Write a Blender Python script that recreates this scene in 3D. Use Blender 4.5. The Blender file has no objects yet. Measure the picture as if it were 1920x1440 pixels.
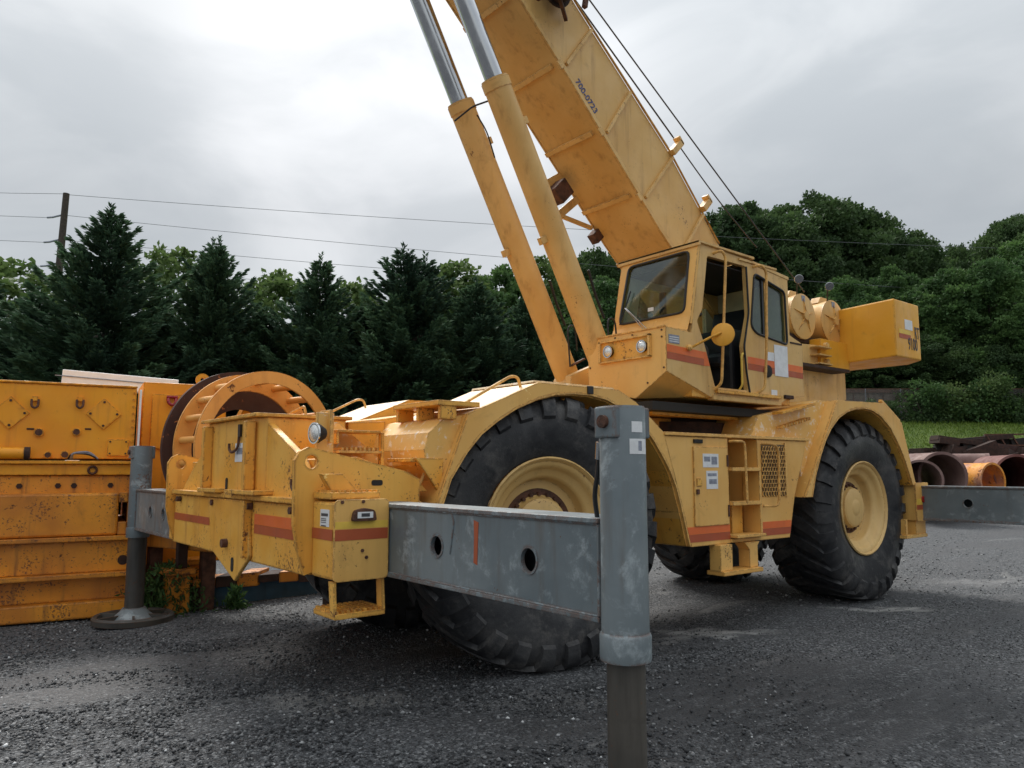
import bpy, bmesh, math, random
import numpy as np
from mathutils import Vector, Matrix
random.seed(7); RNG = np.random.default_rng(7)
S = bpy.context.scene
# ------------------------------------------------------------------ camera, world, sun, exposure
FPX = 1430.0                                    # focal length of a 1920 px wide picture
YAW = math.radians(51.3); PITCH = math.atan(160/FPX)
FH = Vector((-math.cos(YAW), -math.sin(YAW), 0)); RT = Vector((FH.y, -FH.x, 0))
FW = FH*math.cos(PITCH) + Vector((0, 0, math.sin(PITCH))); UP = RT.cross(FW)
CAM = Vector((0, 0, 1.67))
cd = bpy.data.cameras.new('camera'); cam = bpy.data.objects.new('camera', cd); S.collection.objects.link(cam)
cam.matrix_world = Matrix.Translation(CAM) @ Matrix((RT, UP, -FW)).transposed().to_4x4()
cd.sensor_width = 36; cd.lens = 36*FPX/1920; cd.clip_start = 0.05; cd.clip_end = 2000
S.camera = cam
S.view_settings.view_transform = 'Standard'; S.view_settings.look = 'None'
S.view_settings.gamma = 1; S.view_settings.use_curve_mapping = False
S.view_settings.exposure = 1.15
SUN_AZ = -22.0; SUN_EL = 46.0                   # degrees from the view axis (left negative) and above the horizon
a = math.radians(SUN_AZ); e = math.radians(SUN_EL)
SD = (FH*math.cos(a) + RT*math.sin(a))*math.cos(e) + Vector((0, 0, math.sin(e)))
GLOW = (FW*FPX + RT*(790-960) - UP*(290-720)).normalized()   # the bright patch of cloud
w = bpy.data.worlds.new('World'); S.world = w; w.use_nodes = True
nt = w.node_tree; nt.nodes.clear()
def N(t, **k):
    n = nt.nodes.new(t)
    for a_, b_ in k.items(): setattr(n, a_, b_)
    return n
out = N('ShaderNodeOutputWorld'); bg1 = N('ShaderNodeBackground'); bg2 = N('ShaderNodeBackground'); mixs = N('ShaderNodeMixShader')
sky = N('ShaderNodeTexSky', sky_type='NISHITA'); sky.sun_disc = False; sky.sun_elevation = e
sky.sun_rotation = math.atan2(SD.x, SD.y)
nt.links.new(sky.outputs[0], bg1.inputs[0]); bg1.inputs[1].default_value = 0.08
tc = N('ShaderNodeTexCoord'); mp = N('ShaderNodeMapping'); mp.inputs['Scale'].default_value = (1, 1, 2.3)
nt.links.new(tc.outputs['Generated'], mp.inputs[0])
n1 = N('ShaderNodeTexNoise'); n1.inputs['Scale'].default_value = 3.4; n1.inputs['Detail'].default_value = 8; n1.inputs['Roughness'].default_value = .5; n1.inputs['Distortion'].default_value = .5
nt.links.new(mp.outputs[0], n1.inputs[0])
cr = N('ShaderNodeValToRGB'); cr.color_ramp.interpolation = 'EASE'
els = cr.color_ramp.elements; els[0].position = .36; els[0].color = (.248, .262, .271, 1); els[1].position = .64; els[1].color = (.305, .316, .322, 1)
nt.links.new(n1.outputs[0], cr.inputs[0])
dt = N('ShaderNodeVectorMath', operation='DOT_PRODUCT'); dt.inputs[1].default_value = GLOW; nt.links.new(tc.outputs['Generated'], dt.inputs[0])
mr = N('ShaderNodeMapRange'); mr.inputs['From Min'].default_value = .93; mr.inputs['From Max'].default_value = 1.0; mr.interpolation_type = 'SMOOTHERSTEP'
nt.links.new(dt.outputs['Value'], mr.inputs[0])
gm = N('ShaderNodeMath', operation='MULTIPLY'); nt.links.new(mr.outputs[0], gm.inputs[0])
nr = N('ShaderNodeMapRange'); nr.inputs['From Min'].default_value = .35; nr.inputs['From Max'].default_value = .65; nt.links.new(n1.outputs[0], nr.inputs[0]); nr.inputs['To Min'].default_value = .35
nt.links.new(nr.outputs[0], gm.inputs[1])
mx = N('ShaderNodeMix', data_type='RGBA'); mx.inputs['B'].default_value = (.435, .44, .445, 1)
nt.links.new(gm.outputs[0], mx.inputs['Factor']); nt.links.new(cr.outputs[0], mx.inputs['A'])
# overcast skies brighten towards the zenith
sp = N('ShaderNodeSeparateXYZ'); nt.links.new(tc.outputs['Generated'], sp.inputs[0])
zr = N('ShaderNodeMapRange'); zr.inputs['From Min'].default_value = .30; zr.inputs['From Max'].default_value = 1.; zr.inputs['To Min'].default_value = .98; zr.inputs['To Max'].default_value = 2.6
nt.links.new(sp.outputs['Z'], zr.inputs[0])
vm = N('ShaderNodeVectorMath', operation='SCALE'); nt.links.new(mx.outputs['Result'], vm.inputs[0]); nt.links.new(zr.outputs[0], vm.inputs['Scale'])
nt.links.new(vm.outputs[0], bg2.inputs[0]); bg2.inputs[1].default_value = .85
mixs.inputs[0].default_value = .93
nt.links.new(bg1.outputs[0], mixs.inputs[1]); nt.links.new(bg2.outputs[0], mixs.inputs[2]); nt.links.new(mixs.outputs[0], out.inputs[0])
sl = bpy.data.lights.new('sun', 'SUN'); sl.energy = 1.5; sl.angle = math.radians(24); sl.color = (1, .96, .9)
so = bpy.data.objects.new('sun', sl); S.collection.objects.link(so); so.rotation_euler = SD.to_track_quat('Z', 'Y').to_euler()
try:
    S.cycles.max_bounces = 6; S.cycles.transparent_max_bounces = 8
except Exception: pass

# ------------------------------------------------------------------ helpers
COL = S.collection; WO = {}
def origin(o): return WO.get(o, Vector((0, 0, 0)))
class MB:
    def __init__(s): s.v = []; s.f = []; s.sm = []
    def add(s, v, f, smooth=False):
        n = len(s.v); s.v += [tuple(p) for p in v]; s.f += [tuple(i+n for i in q) for q in f]; s.sm += [smooth]*len(f); return s
    def box(s, x0, x1, y0, y1, z0, z1):
        v = [(x, y, z) for z in (z0, z1) for y in (y0, y1) for x in (x0, x1)]
        return s.add(v, [(0, 2, 3, 1), (4, 5, 7, 6), (0, 1, 5, 4), (2, 6, 7, 3), (0, 4, 6, 2), (1, 3, 7, 5)])
    def prism(s, poly, ax, a, b):
        """poly of 2D points in the plane normal to ax ('y': x,z ; 'x': y,z ; 'z': x,y)"""
        def P(p, h): return {'y': (p[0], h, p[1]), 'x': (h, p[0], p[1]), 'z': (p[0], p[1], h)}[ax]
        n = len(poly); v = [P(p, a) for p in poly] + [P(p, b) for p in poly]
        f = [tuple(range(n-1, -1, -1)), tuple(range(n, 2*n))] + [(i, (i+1) % n, n+(i+1) % n, n+i) for i in range(n)]
        return s.add(v, f)
    def obox(s, c, ux, uy, uz, hx, hy, hz):
        c, ux, uy, uz = Vector(c), Vector(ux).normalized(), Vector(uy).normalized(), Vector(uz).normalized()
        v = [c+ux*(i*hx)+uy*(j*hy)+uz*(k*hz) for k in (-1, 1) for j in (-1, 1) for i in (-1, 1)]
        return s.add(v, [(0, 2, 3, 1), (4, 5, 7, 6), (0, 1, 5, 4), (2, 6, 7, 3), (0, 4, 6, 2), (1, 3, 7, 5)])
    def bar(s, p, q, w_, h_, up=(0, 0, 1)):
        p, q = Vector(p), Vector(q); d = (q-p).normalized(); u = Vector(up)
        if abs(d.dot(u)) > .98: u = Vector((1, 0, 0))
        sd = d.cross(u).normalized(); uu = sd.cross(d)
        return s.obox((p+q)/2, d, sd, uu, (q-p).length/2, w_/2, h_/2)
    def rev(s, c, axis, prof, seg=32, caps=True, arc=None):
        """surface of revolution; prof: list of (radius, distance along axis)"""
        c = Vector(c); ax = Vector(axis).normalized(); t = Vector((0, 0, 1)) if abs(ax.z) < .9 else Vector((1, 0, 0))
        u = ax.cross(t).normalized(); v_ = ax.cross(u)
        V = []; m = len(prof)
        for i in range(seg):
            an = 2*math.pi*i/seg
            for r, h in prof: V.append(c + ax*h + (u*math.cos(an)+v_*math.sin(an))*r)
        F = []
        for i in range(seg):
            j = (i+1) % seg
            for k in range(m-1): F.append((i*m+k, i*m+k+1, j*m+k+1, j*m+k))
        s.add(V, F, True)
        if caps:
            n = len(s.v)-len(V)
            for k, rv in ((0, 0), (m-1, 1)):
                if prof[k][0] > 1e-4:
                    ring = [n+i*m+k for i in range(seg)]; s.f.append(tuple(ring if rv else ring[::-1])); s.sm.append(False)
        return s
    def cyl(s, p, q, r, r2=None, seg=24, caps=True):
        p, q = Vector(p), Vector(q); return s.rev(p, q-p, [(r, 0), (r if r2 is None else r2, (q-p).length)], seg, caps)
    def pipe(s, p, q, r0, r1, seg=32):
        p, q = Vector(p), Vector(q); L = (q-p).length
        return s.rev(p, q-p, [(r0, 0), (r1, 0), (r1, L), (r0, L), (r0, 0)], seg, False)
    def tube(s, pts, r, seg=8):
        pts = [Vector(p) for p in pts]; V = []; n = len(pts); prev = None
        for i, p in enumerate(pts):
            d = ((pts[min(i+1, n-1)]-pts[max(i-1, 0)])).normalized()
            if prev is None:
                t = Vector((0, 0, 1)) if abs(d.z) < .9 else Vector((1, 0, 0)); u = d.cross(t).normalized()
            else: u = (prev-d*prev.dot(d)).normalized()
            prev = u; v_ = d.cross(u)
            V += [p+(u*math.cos(2*math.pi*k/seg)+v_*math.sin(2*math.pi*k/seg))*r for k in range(seg)]
        F = [(i*seg+k, i*seg+(k+1) % seg, (i+1)*seg+(k+1) % seg, (i+1)*seg+k) for i in range(n-1) for k in range(seg)]
        s.add(V, F, True); b = len(s.v)-len(V)
        s.f += [tuple(b+k for k in range(seg))[::-1], tuple(b+(n-1)*seg+k for k in range(seg))]; s.sm += [False, False]
        return s
def rnd(pts, r=.05, n=4):
    """round the corners of a polyline"""
    pts = [Vector(p) for p in pts]; o = [pts[0]]
    for i in range(1, len(pts)-1):
        a_, b_, c_ = pts[i-1], pts[i], pts[i+1]
        d1 = min(r, (a_-b_).length*.45); d2 = min(r, (c_-b_).length*.45)
        p = b_+(a_-b_).normalized()*d1; q = b_+(c_-b_).normalized()*d2
        for k in range(n+1):
            t = k/n; o.append(p*(1-t)**2+b_*2*t*(1-t)+q*t*t)
    o.append(pts[-1]); return o
def rpoly(poly, r, n=3):
    """round the corners of a closed 2D polygon"""
    o = []; m = len(poly)
    for i in range(m):
        a_, b_, c_ = Vector(poly[i-1]), Vector(poly[i]), Vector(poly[(i+1) % m])
        d1 = min(r, (a_-b_).length*.45); d2 = min(r, (c_-b_).length*.45)
        p = b_+(a_-b_).normalized()*d1; q = b_+(c_-b_).normalized()*d2
        for k in range(n+1):
            t = k/n; v = p*(1-t)**2+b_*2*t*(1-t)+q*t*t; o.append((v.x, v.y))
    return o
def props(o, label=None, cat=None, group=None, kind=None):
    if label: o['label'] = label
    if cat: o['category'] = cat
    if group: o['group'] = group
    if kind: o['kind'] = kind
    return o
def thing(name, loc, label, cat, group=None, parent=None):
    o = bpy.data.objects.new(name, None); COL.objects.link(o); o.empty_display_size = .2
    loc = Vector(loc); WO[o] = loc
    if parent: o.parent = parent; o.location = loc-origin(parent)
    else: o.location = loc
    return props(o, label, cat, group)
def build(name, mb, mat, parent=None, bevel=0, at=None, label=None, cat=None, group=None, kind=None):
    V = np.array(mb.v, dtype=float)
    c = Vector(at) if at is not None else Vector(((V.max(0)+V.min(0))/2).tolist())
    me = bpy.data.meshes.new(name); me.from_pydata((V-np.array(c)).tolist(), [], mb.f); me.update()
    me.polygons.foreach_set('use_smooth', mb.sm)
    bm = bmesh.new(); bm.from_mesh(me); bmesh.ops.recalc_face_normals(bm, faces=bm.faces); bm.to_mesh(me); bm.free()
    if any(mb.sm): me.set_sharp_from_angle(angle=math.radians(38))
    me.materials.append(mat)
    o = bpy.data.objects.new(name, me); COL.objects.link(o); WO[o] = c
    if parent: o.parent = parent; o.location = c-origin(parent)
    else: o.location = c
    if bevel:
        m = o.modifiers.new('bevel', 'BEVEL'); m.width = bevel; m.segments = 2; m.limit_method = 'ANGLE'; m.angle_limit = math.radians(40)
        m.use_clamp_overlap = True
    return props(o, label, cat, group, kind)
def box(name, b, mat, parent=None, bevel=.006, **k): return build(name, MB().box(*b), mat, parent, bevel, **k)
def copy_tree(o, parent=None):
    c = o.copy(); COL.objects.link(c); c.parent = parent; WO[c] = origin(o)
    for ch in list(o.children): copy_tree(ch, c)
    return c
def text(name, body, org, dx, dy, size, mat, parent, sx=1.0, bold=0.0):
    cu = bpy.data.curves.new(name, 'FONT'); cu.body = body; cu.size = 1; cu.extrude = .004; cu.offset = bold
    t = bpy.data.objects.new('tmp', cu); COL.objects.link(t)
    dg = bpy.context.evaluated_depsgraph_get(); me = bpy.data.meshes.new_from_object(t.evaluated_get(dg))
    bpy.data.objects.remove(t)
    dx, dy = Vector(dx).normalized(), Vector(dy).normalized(); nz = dx.cross(dy)
    org = Vector(org); o = bpy.data.objects.new(name, me); WO[o] = org
    for v in me.vertices: c = v.co.copy(); v.co = dx*(c.x*size*sx)+dy*(c.y*size)+nz*(c.z*.4)
    me.materials.clear(); me.materials.append(mat); COL.objects.link(o); o.parent = parent; o.location = org-origin(parent)
    return o
def atp(px, d, z=0.0):
    """a point on the ground: the direction of picture column px, d metres ahead"""
    p = CAM + FH*d + RT*((px-960)/FPX*d); p.z = z; return p
def zat(py, d): return CAM.z + (880-py)/FPX*d

# ------------------------------------------------------------------ materials
def newmat(name):
    m = bpy.data.materials.new(name); m.use_nodes = True; t = m.node_tree; t.nodes.clear()
    o = t.nodes.new('ShaderNodeOutputMaterial'); b = t.nodes.new('ShaderNodeBsdfPrincipled'); t.links.new(b.outputs[0], o.inputs[0])
    return m, t, b
def nz(t, vec, scale, detail=4, rough=.55, dist=0):
    n = t.nodes.new('ShaderNodeTexNoise'); n.inputs['Scale'].default_value = scale; n.inputs['Detail'].default_value = detail
    n.inputs['Roughness'].default_value = rough; n.inputs['Distortion'].default_value = dist
    if vec is not None: t.links.new(vec, n.inputs['Vector'])
    return n.outputs[0]
def step(t, val, lo, hi, a_=0., b_=1.):
    n = t.nodes.new('ShaderNodeMapRange'); n.interpolation_type = 'SMOOTHSTEP'
    n.inputs['From Min'].default_value = lo; n.inputs['From Max'].default_value = hi; n.inputs['To Min'].default_value = a_; n.inputs['To Max'].default_value = b_
    t.links.new(val, n.inputs[0]); return n.outputs[0]
def mixc(t, f, A, B):
    n = t.nodes.new('ShaderNodeMix'); n.data_type = 'RGBA'
    for k, v in (('A', A), ('B', B)):
        if isinstance(v, tuple): n.inputs[k].default_value = (*v, 1)
        else: t.links.new(v, n.inputs[k])
    if isinstance(f, (int, float)): n.inputs['Factor'].default_value = f
    else: t.links.new(f, n.inputs['Factor'])
    return n.outputs['Result']
def mth(t, op, a_, b_):
    n = t.nodes.new('ShaderNodeMath'); n.operation = op
    for i, v in enumerate((a_, b_)):
        if isinstance(v, (int, float)): n.inputs[i].default_value = v
        else: t.links.new(v, n.inputs[i])
    return n.outputs[0]
def coords(t, scale=(1, 1, 1)):
    tc = t.nodes.new('ShaderNodeTexCoord'); oi = t.nodes.new('ShaderNodeObjectInfo'); v = t.nodes.new('ShaderNodeVectorMath'); v.operation = 'ADD'
    s = t.nodes.new('ShaderNodeVectorMath'); s.operation = 'SCALE'; s.inputs[0].default_value = (11, 17, 23); t.links.new(oi.outputs['Random'], s.inputs['Scale'])
    t.links.new(tc.outputs['Object'], v.inputs[0]); t.links.new(s.outputs[0], v.inputs[1])
    m = t.nodes.new('ShaderNodeMapping'); m.inputs['Scale'].default_value = scale; t.links.new(v.outputs[0], m.inputs[0])
    return v.outputs[0], m.outputs[0]
def bump(t, b, h, strength, dist=.01):
    n = t.nodes.new('ShaderNodeBump'); n.inputs['Strength'].default_value = strength; n.inputs['Distance'].default_value = dist
    t.links.new(h, n.inputs['Height']); t.links.new(n.outputs[0], b.inputs['Normal'])
RUST = (.13, .05, .022)
def paint(name, c, c2, dirt=(.22, .13, .05), rust=.5, spots=.5, streak=.5, pale=0., chip=None, rough=.42, wear=True, rustc=RUST, pscale=7.5, ew=.014, rip=.6, pw=.04):
    m, t, b = newmat(name); v, _ = coords(t); _, vs = coords(t, (5, 5, .45))
    col = mixc(t, step(t, nz(t, v, 1.3, 5), .35, .68), c, c2)
    # broad grime and run marks
    g = mth(t, 'MULTIPLY', step(t, nz(t, vs, 1.6, 6, .62), .5, .82), streak*.85)
    col = mixc(t, g, col, dirt)
    g2 = mth(t, 'MULTIPLY', step(t, nz(t, v, 4.5, 8, .65, .4), .56, .8), .55*min(1, dirt_k(streak)))
    col = mixc(t, g2, col, dirt)
    if pale > 0:
        pm = mth(t, 'MULTIPLY', step(t, nz(t, v, pscale, 10, .72, .3), .66-.12*pale, .66+pw-.12*pale), .8)
        col = mixc(t, pm, col, chip or tuple(min(1, x*1.25+.12) for x in c))
    # speckles of rust
    sn = nz(t, v, 38, 5, .68); big = nz(t, v, 2.4, 4, .6)
    sm_ = mth(t, 'ADD', sn, mth(t, 'MULTIPLY', big, .75))
    f = step(t, sm_, 1.14-.13*spots, 1.19-.13*spots)
    col = mixc(t, mth(t, 'MULTIPLY', f, .85), col, rustc)
    # larger rust patches
    rn = mth(t, 'ADD', nz(t, v, 10, 12, .72, .3), mth(t, 'MULTIPLY', nz(t, v, .9, 2), .4))
    rf = step(t, rn, 1.0-.2*rust, 1.05-.2*rust)
    if wear:
        bv = t.nodes.new('ShaderNodeBevel'); bv.samples = 3; bv.inputs['Radius'].default_value = ew
        ge = t.nodes.new('ShaderNodeNewGeometry'); d = t.nodes.new('ShaderNodeVectorMath'); d.operation = 'DOT_PRODUCT'
        t.links.new(bv.outputs[0], d.inputs[0]); t.links.new(ge.outputs['Normal'], d.inputs[1])
        ed = step(t, d.outputs['Value'], .985, .90)
        ef = mth(t, 'MULTIPLY', ed, step(t, nz(t, v, 14, 6, .7), (.475-.07*rust), (.55-.07*rust)))
        rf = mth(t, 'MAXIMUM', rf, mth(t, 'MULTIPLY', ef, .85))
    col = mixc(t, rf, col, mixc(t, nz(t, v, 30, 3), tuple(x*.6 for x in rustc), tuple(min(1, x*1.6) for x in rustc)))
    t.links.new(col, b.inputs['Base Color'])
    t.links.new(mth(t, 'ADD', mth(t, 'MULTIPLY', rf, .4), step(t, nz(t, v, 5, 4), .3, .7, rough-.05, rough+.2)), b.inputs['Roughness'])
    h = mth(t, 'ADD', mth(t, 'MULTIPLY', nz(t, v, 2.2, 3), rip), mth(t, 'ADD', mth(t, 'MULTIPLY', nz(t, v, 110, 2), .05), mth(t, 'MULTIPLY', rf, -.12)))
    bump(t, b, h, .35, .02)
    return m
def dirt_k(s): return .5+s
def plain(name, c, rough=.6, metal=0., var=.25, scale=8, bmp=.2, emit=None):
    m, t, b = newmat(name); v, _ = coords(t)
    n = nz(t, v, scale, 6, .6)
    col = mixc(t, step(t, n, .3, .7), tuple(x*(1-var) for x in c), tuple(min(1, x*(1+var)) for x in c))
    t.links.new(col, b.inputs['Base Color']); b.inputs['Metallic'].default_value = metal
    t.links.new(step(t, n, .3, .7, rough-.07, rough+.1), b.inputs['Roughness'])
    if bmp: bump(t, b, nz(t, v, scale*6, 4), bmp, .01)
    return m
YEL = paint('crane_yellow', (.80, .45, .11), (.74, .40, .08), (.36, .19, .05), rust=.35, spots=.30, streak=.45)
YFR = paint('crane_yellow_front', (.84, .46, .085), (.78, .36, .045), (.42, .18, .035), rust=.74, spots=.92, streak=.8, pale=.12, ew=.026)
YFD = paint('crane_yellow_fender', (.82, .48, .135), (.75, .40, .095), (.42, .22, .06), rust=.48, spots=.35, streak=.5, pale=.14, ew=.02)
YPL = paint('crane_yellow_peeled', (.82, .48, .14), (.78, .44, .11), (.42, .24, .08), rust=.5, spots=.35, streak=.35, pale=.95, chip=(.86, .74, .58), pscale=13, pw=.07)
YTP = paint('crane_yellow_sky_sheen', (.88, .72, .48), (.84, .60, .30), (.50, .33, .15), rust=.40, spots=.3, streak=.2, pale=.8, chip=(.88, .82, .72))  # paler yellow with chips: white sky reflection on tops painted into the colour
RIM = paint('wheel_tan', (.74, .50, .20), (.68, .43, .15), (.26, .15, .06), rust=.4, spots=.35, streak=.4)
YBM = paint('crane_yellow_boom', (.73, .465, .17), (.64, .375, .115), (.34, .17, .05), rust=.25, spots=.4, streak=.9, rip=1.6)
YCW = paint('crane_yellow_weight', (.84, .44, .05), (.76, .36, .03), (.44, .21, .04), rust=.3, spots=.15, streak=.7, rough=.35, rip=1.2)
ORG = paint('machine_orange', (.92, .40, .012), (.84, .32, .010), (.34, .12, .02), rust=.42, spots=.1, streak=.6, ew=.03)
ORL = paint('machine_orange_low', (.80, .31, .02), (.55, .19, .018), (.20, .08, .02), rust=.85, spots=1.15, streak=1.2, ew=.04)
CAG = paint('cage_orange', (.84, .42, .11), (.76, .34, .07), (.34, .14, .05), rust=.6, spots=.6, streak=.4)
DRD = paint('rusted_plate', (.05, .022, .018), (.075, .03, .02), (.04, .02, .015), rust=.2, spots=.2, streak=.3, pale=.45, chip=(.62, .22, .06), wear=False, rough=.7)
GAL = paint('outrigger_grey', (.125, .155, .170), (.20, .232, .245), (.115, .10, .085), rust=.50, spots=.5, streak=1.2, pale=1.15, chip=(.36, .41, .43), rough=.42, pscale=4.5, ew=.03, rip=1.0, pw=.16)
STL = paint('jack_rod_steel', (.045, .042, .038), (.085, .076, .064), (.02, .016, .012), rust=.65, spots=.6, streak=1.3, rough=.45)
WHT = plain('white_paint', (.93, .95, .96), .5, 0, .05, 6)
PAP = plain('paper_notice', (.74, .75, .76), .6, 0, .08, 14)
INK = plain('ink', (.06, .06, .07), .6, 0, .2)
DEC = plain('grey_decal', (.25, .27, .33), .5, 0, .3, 30)
BLU = plain('blue_stencil', (.07, .09, .22), .6, 0, .5, 40)
BLK = plain('black_rubber_trim', (.012, .012, .013), .45)
DRK = plain('dark_inside', (.018, .016, .014), .8, 0, .4)
OR1 = paint('stripe_orange', (.80, .17, .035), (.72, .14, .03), (.45, .12, .04), rust=.2, spots=.35, streak=.6, wear=False)
OR2 = paint('stripe_red', (.42, .085, .03), (.46, .10, .035), (.25, .08, .03), rust=.2, spots=.35, streak=.5, wear=False)
YLS = plain('stripe_yellow', (.80, .53, .08), .5, 0, .1)
CHR = plain('chromed_rod', (.60, .62, .65), .15, 1.0, .08, 3, 0)
LENS = plain('lamp_glass', (.75, .76, .75), .08, .75, .25, 60, .3)
MIRR = plain('mirror_glass', (.35, .35, .36), .12, 1, .02, 3, 0)
REDL = plain('red_lens', (.30, .012, .02), .2, 0, .3, 40)
RST = plain('rusty_steel', (.10, .045, .028), .8, .1, .5, 12, .6)
RSD = plain('dark_rust', (.045, .024, .018), .85, .1, .5, 9, .6)
MUD = plain('muddy_radiator', (.13, .085, .04), .9, 0, .5, 10, .5)
CRM = plain('cab_lining', (.74, .67, .44), .8, 0, .15, 4)
SEAT = plain('black_vinyl', (.015, .016, .02), .4)
WIRE = plain('weathered_wire', (.13, .14, .15), .5, .3)
ROPE = plain('wire_rope', (.05, .05, .055), .5, .5)
def glassmat():
    m, t, b = newmat('cab_glass'); o = [n for n in t.nodes if n.type == 'OUTPUT_MATERIAL'][0]
    tr = t.nodes.new('ShaderNodeBsdfTransparent'); tr.inputs[0].default_value = (.66, .76, .73, 1)
    b.inputs['Base Color'].default_value = (.02, .03, .03, 1); b.inputs['Roughness'].default_value = .04
    v, _ = coords(t); dust = step(t, nz(t, v, 2.5, 7, .7), .45, .75, .0, .10)
    df = t.nodes.new('ShaderNodeBsdfDiffuse'); df.inputs[0].default_value = (.5, .55, .55, 1)
    fr = t.nodes.new('ShaderNodeLayerWeight'); fr.inputs[0].default_value = .5
    gl = t.nodes.new('ShaderNodeBsdfGlossy'); gl.inputs['Roughness'].default_value = .03
    m1 = t.nodes.new('ShaderNodeMixShader'); m2 = t.nodes.new('ShaderNodeMixShader')
    t.links.new(mth(t, 'ADD', mth(t, 'MULTIPLY', mth(t, 'POWER', fr.outputs['Facing'], 4.0), .8), .07), m1.inputs[0]); t.links.new(tr.outputs[0], m1.inputs[1]); t.links.new(gl.outputs[0], m1.inputs[2])
    t.links.new(dust, m2.inputs[0]); t.links.new(m1.outputs[0], m2.inputs[1]); t.links.new(df.outputs[0], m2.inputs[2]); t.links.new(m2.outputs[0], o.inputs[0])
    t.nodes.remove(b); return m
GLS = glassmat()
def tyremat():
    m, t, b = newmat('tyre_rubber'); v, _ = coords(t)
    c = mixc(t, step(t, nz(t, v, 2.2, 6, .65, .5), .38, .66), (.010, .011, .014), (.038, .038, .040))
    c = mixc(t, mth(t, 'MULTIPLY', step(t, nz(t, v, 4, 9, .74), .49, .68), .75), c, (.10, .094, .088))
    t.links.new(c, b.inputs['Base Color']); t.links.new(step(t, nz(t, v, 1.6, 5, .6, .8), .42, .58, .42, .75), b.inputs['Roughness'])
    bump(t, b, nz(t, v, 30, 6, .7), .4, .012); return m
TYR = tyremat()
def gravelmat():
    m, t, b = newmat('gravel'); tcn = t.nodes.new('ShaderNodeTexCoord'); v = tcn.outputs['Object']
    # the rotation puts the long axis of the dusty strips across the view
    mp_ = t.nodes.new('ShaderNodeMapping'); mp_.inputs['Rotation'].default_value = (0, 0, math.radians(-38.7)); mp_.inputs['Scale'].default_value = (.35, 1.3, 1); t.links.new(v, mp_.inputs[0])
    def vor(sc, feat='F1', out_='Color'):
        n = t.nodes.new('ShaderNodeTexVoronoi'); n.feature = feat; n.inputs['Scale'].default_value = sc; t.links.new(v, n.inputs['Vector']); return n
    a_ = vor(55); b2 = vor(110); big = vor(24)
    sx = t.nodes.new('ShaderNodeSeparateColor'); t.links.new(a_.outputs['Color'], sx.inputs[0])
    sy = t.nodes.new('ShaderNodeSeparateColor'); t.links.new(b2.outputs['Color'], sy.inputs[0])
    c = mixc(t, sx.outputs[0], (.017, .019, .022), (.135, .142, .152))
    c = mixc(t, mth(t, 'MULTIPLY', step(t, sx.outputs[1], .86, .93), .9), c, (.30, .31, .32))
    c = mixc(t, mth(t, 'MULTIPLY', step(t, sy.outputs[1], .9, .95), .7), c, (.26, .27, .28))
    # packed dark fines in drifts, dusty pale wheel marks
    dk = step(t, nz(t, mp_.outputs[0], .9, 6, .6, .5), .44, .60)
    c = mixc(t, mth(t, 'MULTIPLY', dk, .62), c, (.042, .043, .047))
    du = step(t, nz(t, mp_.outputs[0], 1.5, 8, .68, .6), .585, .70)
    c = mixc(t, mth(t, 'MULTIPLY', du, .6), c, (.27, .27, .265))
    wv = t.nodes.new('ShaderNodeTexNoise'); wv.inputs['Scale'].default_value = 2.2; wv.inputs['Detail'].default_value = 6; t.links.new(v, wv.inputs['Vector'])
    fine = step(t, nz(t, mp_.outputs[0], 7, 8, .7), .30, .58)
    def patch(px, py, rx, rd, k, col):
        nonlocal c
        d_ = 1.67*FPX/(py-880); p = atp(px, d_); m2 = t.nodes.new('ShaderNodeMapping'); m2.vector_type = 'TEXTURE'
        m2.inputs['Location'].default_value = p; m2.inputs['Rotation'].default_value = (0, 0, math.atan2(RT.y, RT.x)); m2.inputs['Scale'].default_value = (rx, rd, 1)
        ad = t.nodes.new('ShaderNodeVectorMath'); ad.operation = 'MULTIPLY_ADD'; t.links.new(wv.outputs['Color'], ad.inputs[0]); ad.inputs[1].default_value = (.9, .9, 0)
        sb = t.nodes.new('ShaderNodeVectorMath'); sb.operation = 'ADD'; sb.inputs[1].default_value = (-.45, -.45, 0); t.links.new(v, sb.inputs[0]); t.links.new(sb.outputs[0], ad.inputs[2])
        t.links.new(ad.outputs[0], m2.inputs[0]); sp3 = t.nodes.new('ShaderNodeVectorMath'); sp3.operation = 'MULTIPLY'; sp3.inputs[1].default_value = (1, 1, 0); t.links.new(m2.outputs[0], sp3.inputs[0])
        ln = t.nodes.new('ShaderNodeVectorMath'); ln.operation = 'LENGTH'; t.links.new(sp3.outputs[0], ln.inputs[0])
        c = mixc(t, mth(t, 'MULTIPLY', mth(t, 'MULTIPLY', step(t, ln.outputs['Value'], 1.1, .3), fine), k), c, col)
    # packed dark fines: around the near jack and in front of the front tyre; pale dust beside the wheels
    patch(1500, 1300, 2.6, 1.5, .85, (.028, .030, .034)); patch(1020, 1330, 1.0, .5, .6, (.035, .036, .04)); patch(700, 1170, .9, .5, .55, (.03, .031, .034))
    patch(1330, 1172, .75, .26, .95, (.40, .40, .39)); patch(1640, 1130, .75, .2, .95, (.40, .40, .39)); patch(620, 1290, .75, .28, .85, (.32, .32, .31)); patch(1050, 1290, .9, .2, .5, (.2, .2, .2)); patch(1850, 1085, 1.6, .5, .5, (.26, .26, .26))
    t.links.new(c, b.inputs['Base Color'])
    t.links.new(step(t, dk, 0, 1, .85, .72), b.inputs['Roughness'])
    h = mth(t, 'ADD', mth(t, 'MULTIPLY', a_.outputs['Distance'], -1.1), mth(t, 'MULTIPLY', b2.outputs['Distance'], -.6))
    h = mth(t, 'MULTIPLY', h, step(t, dk, 0, 1, 1, .45))
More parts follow.
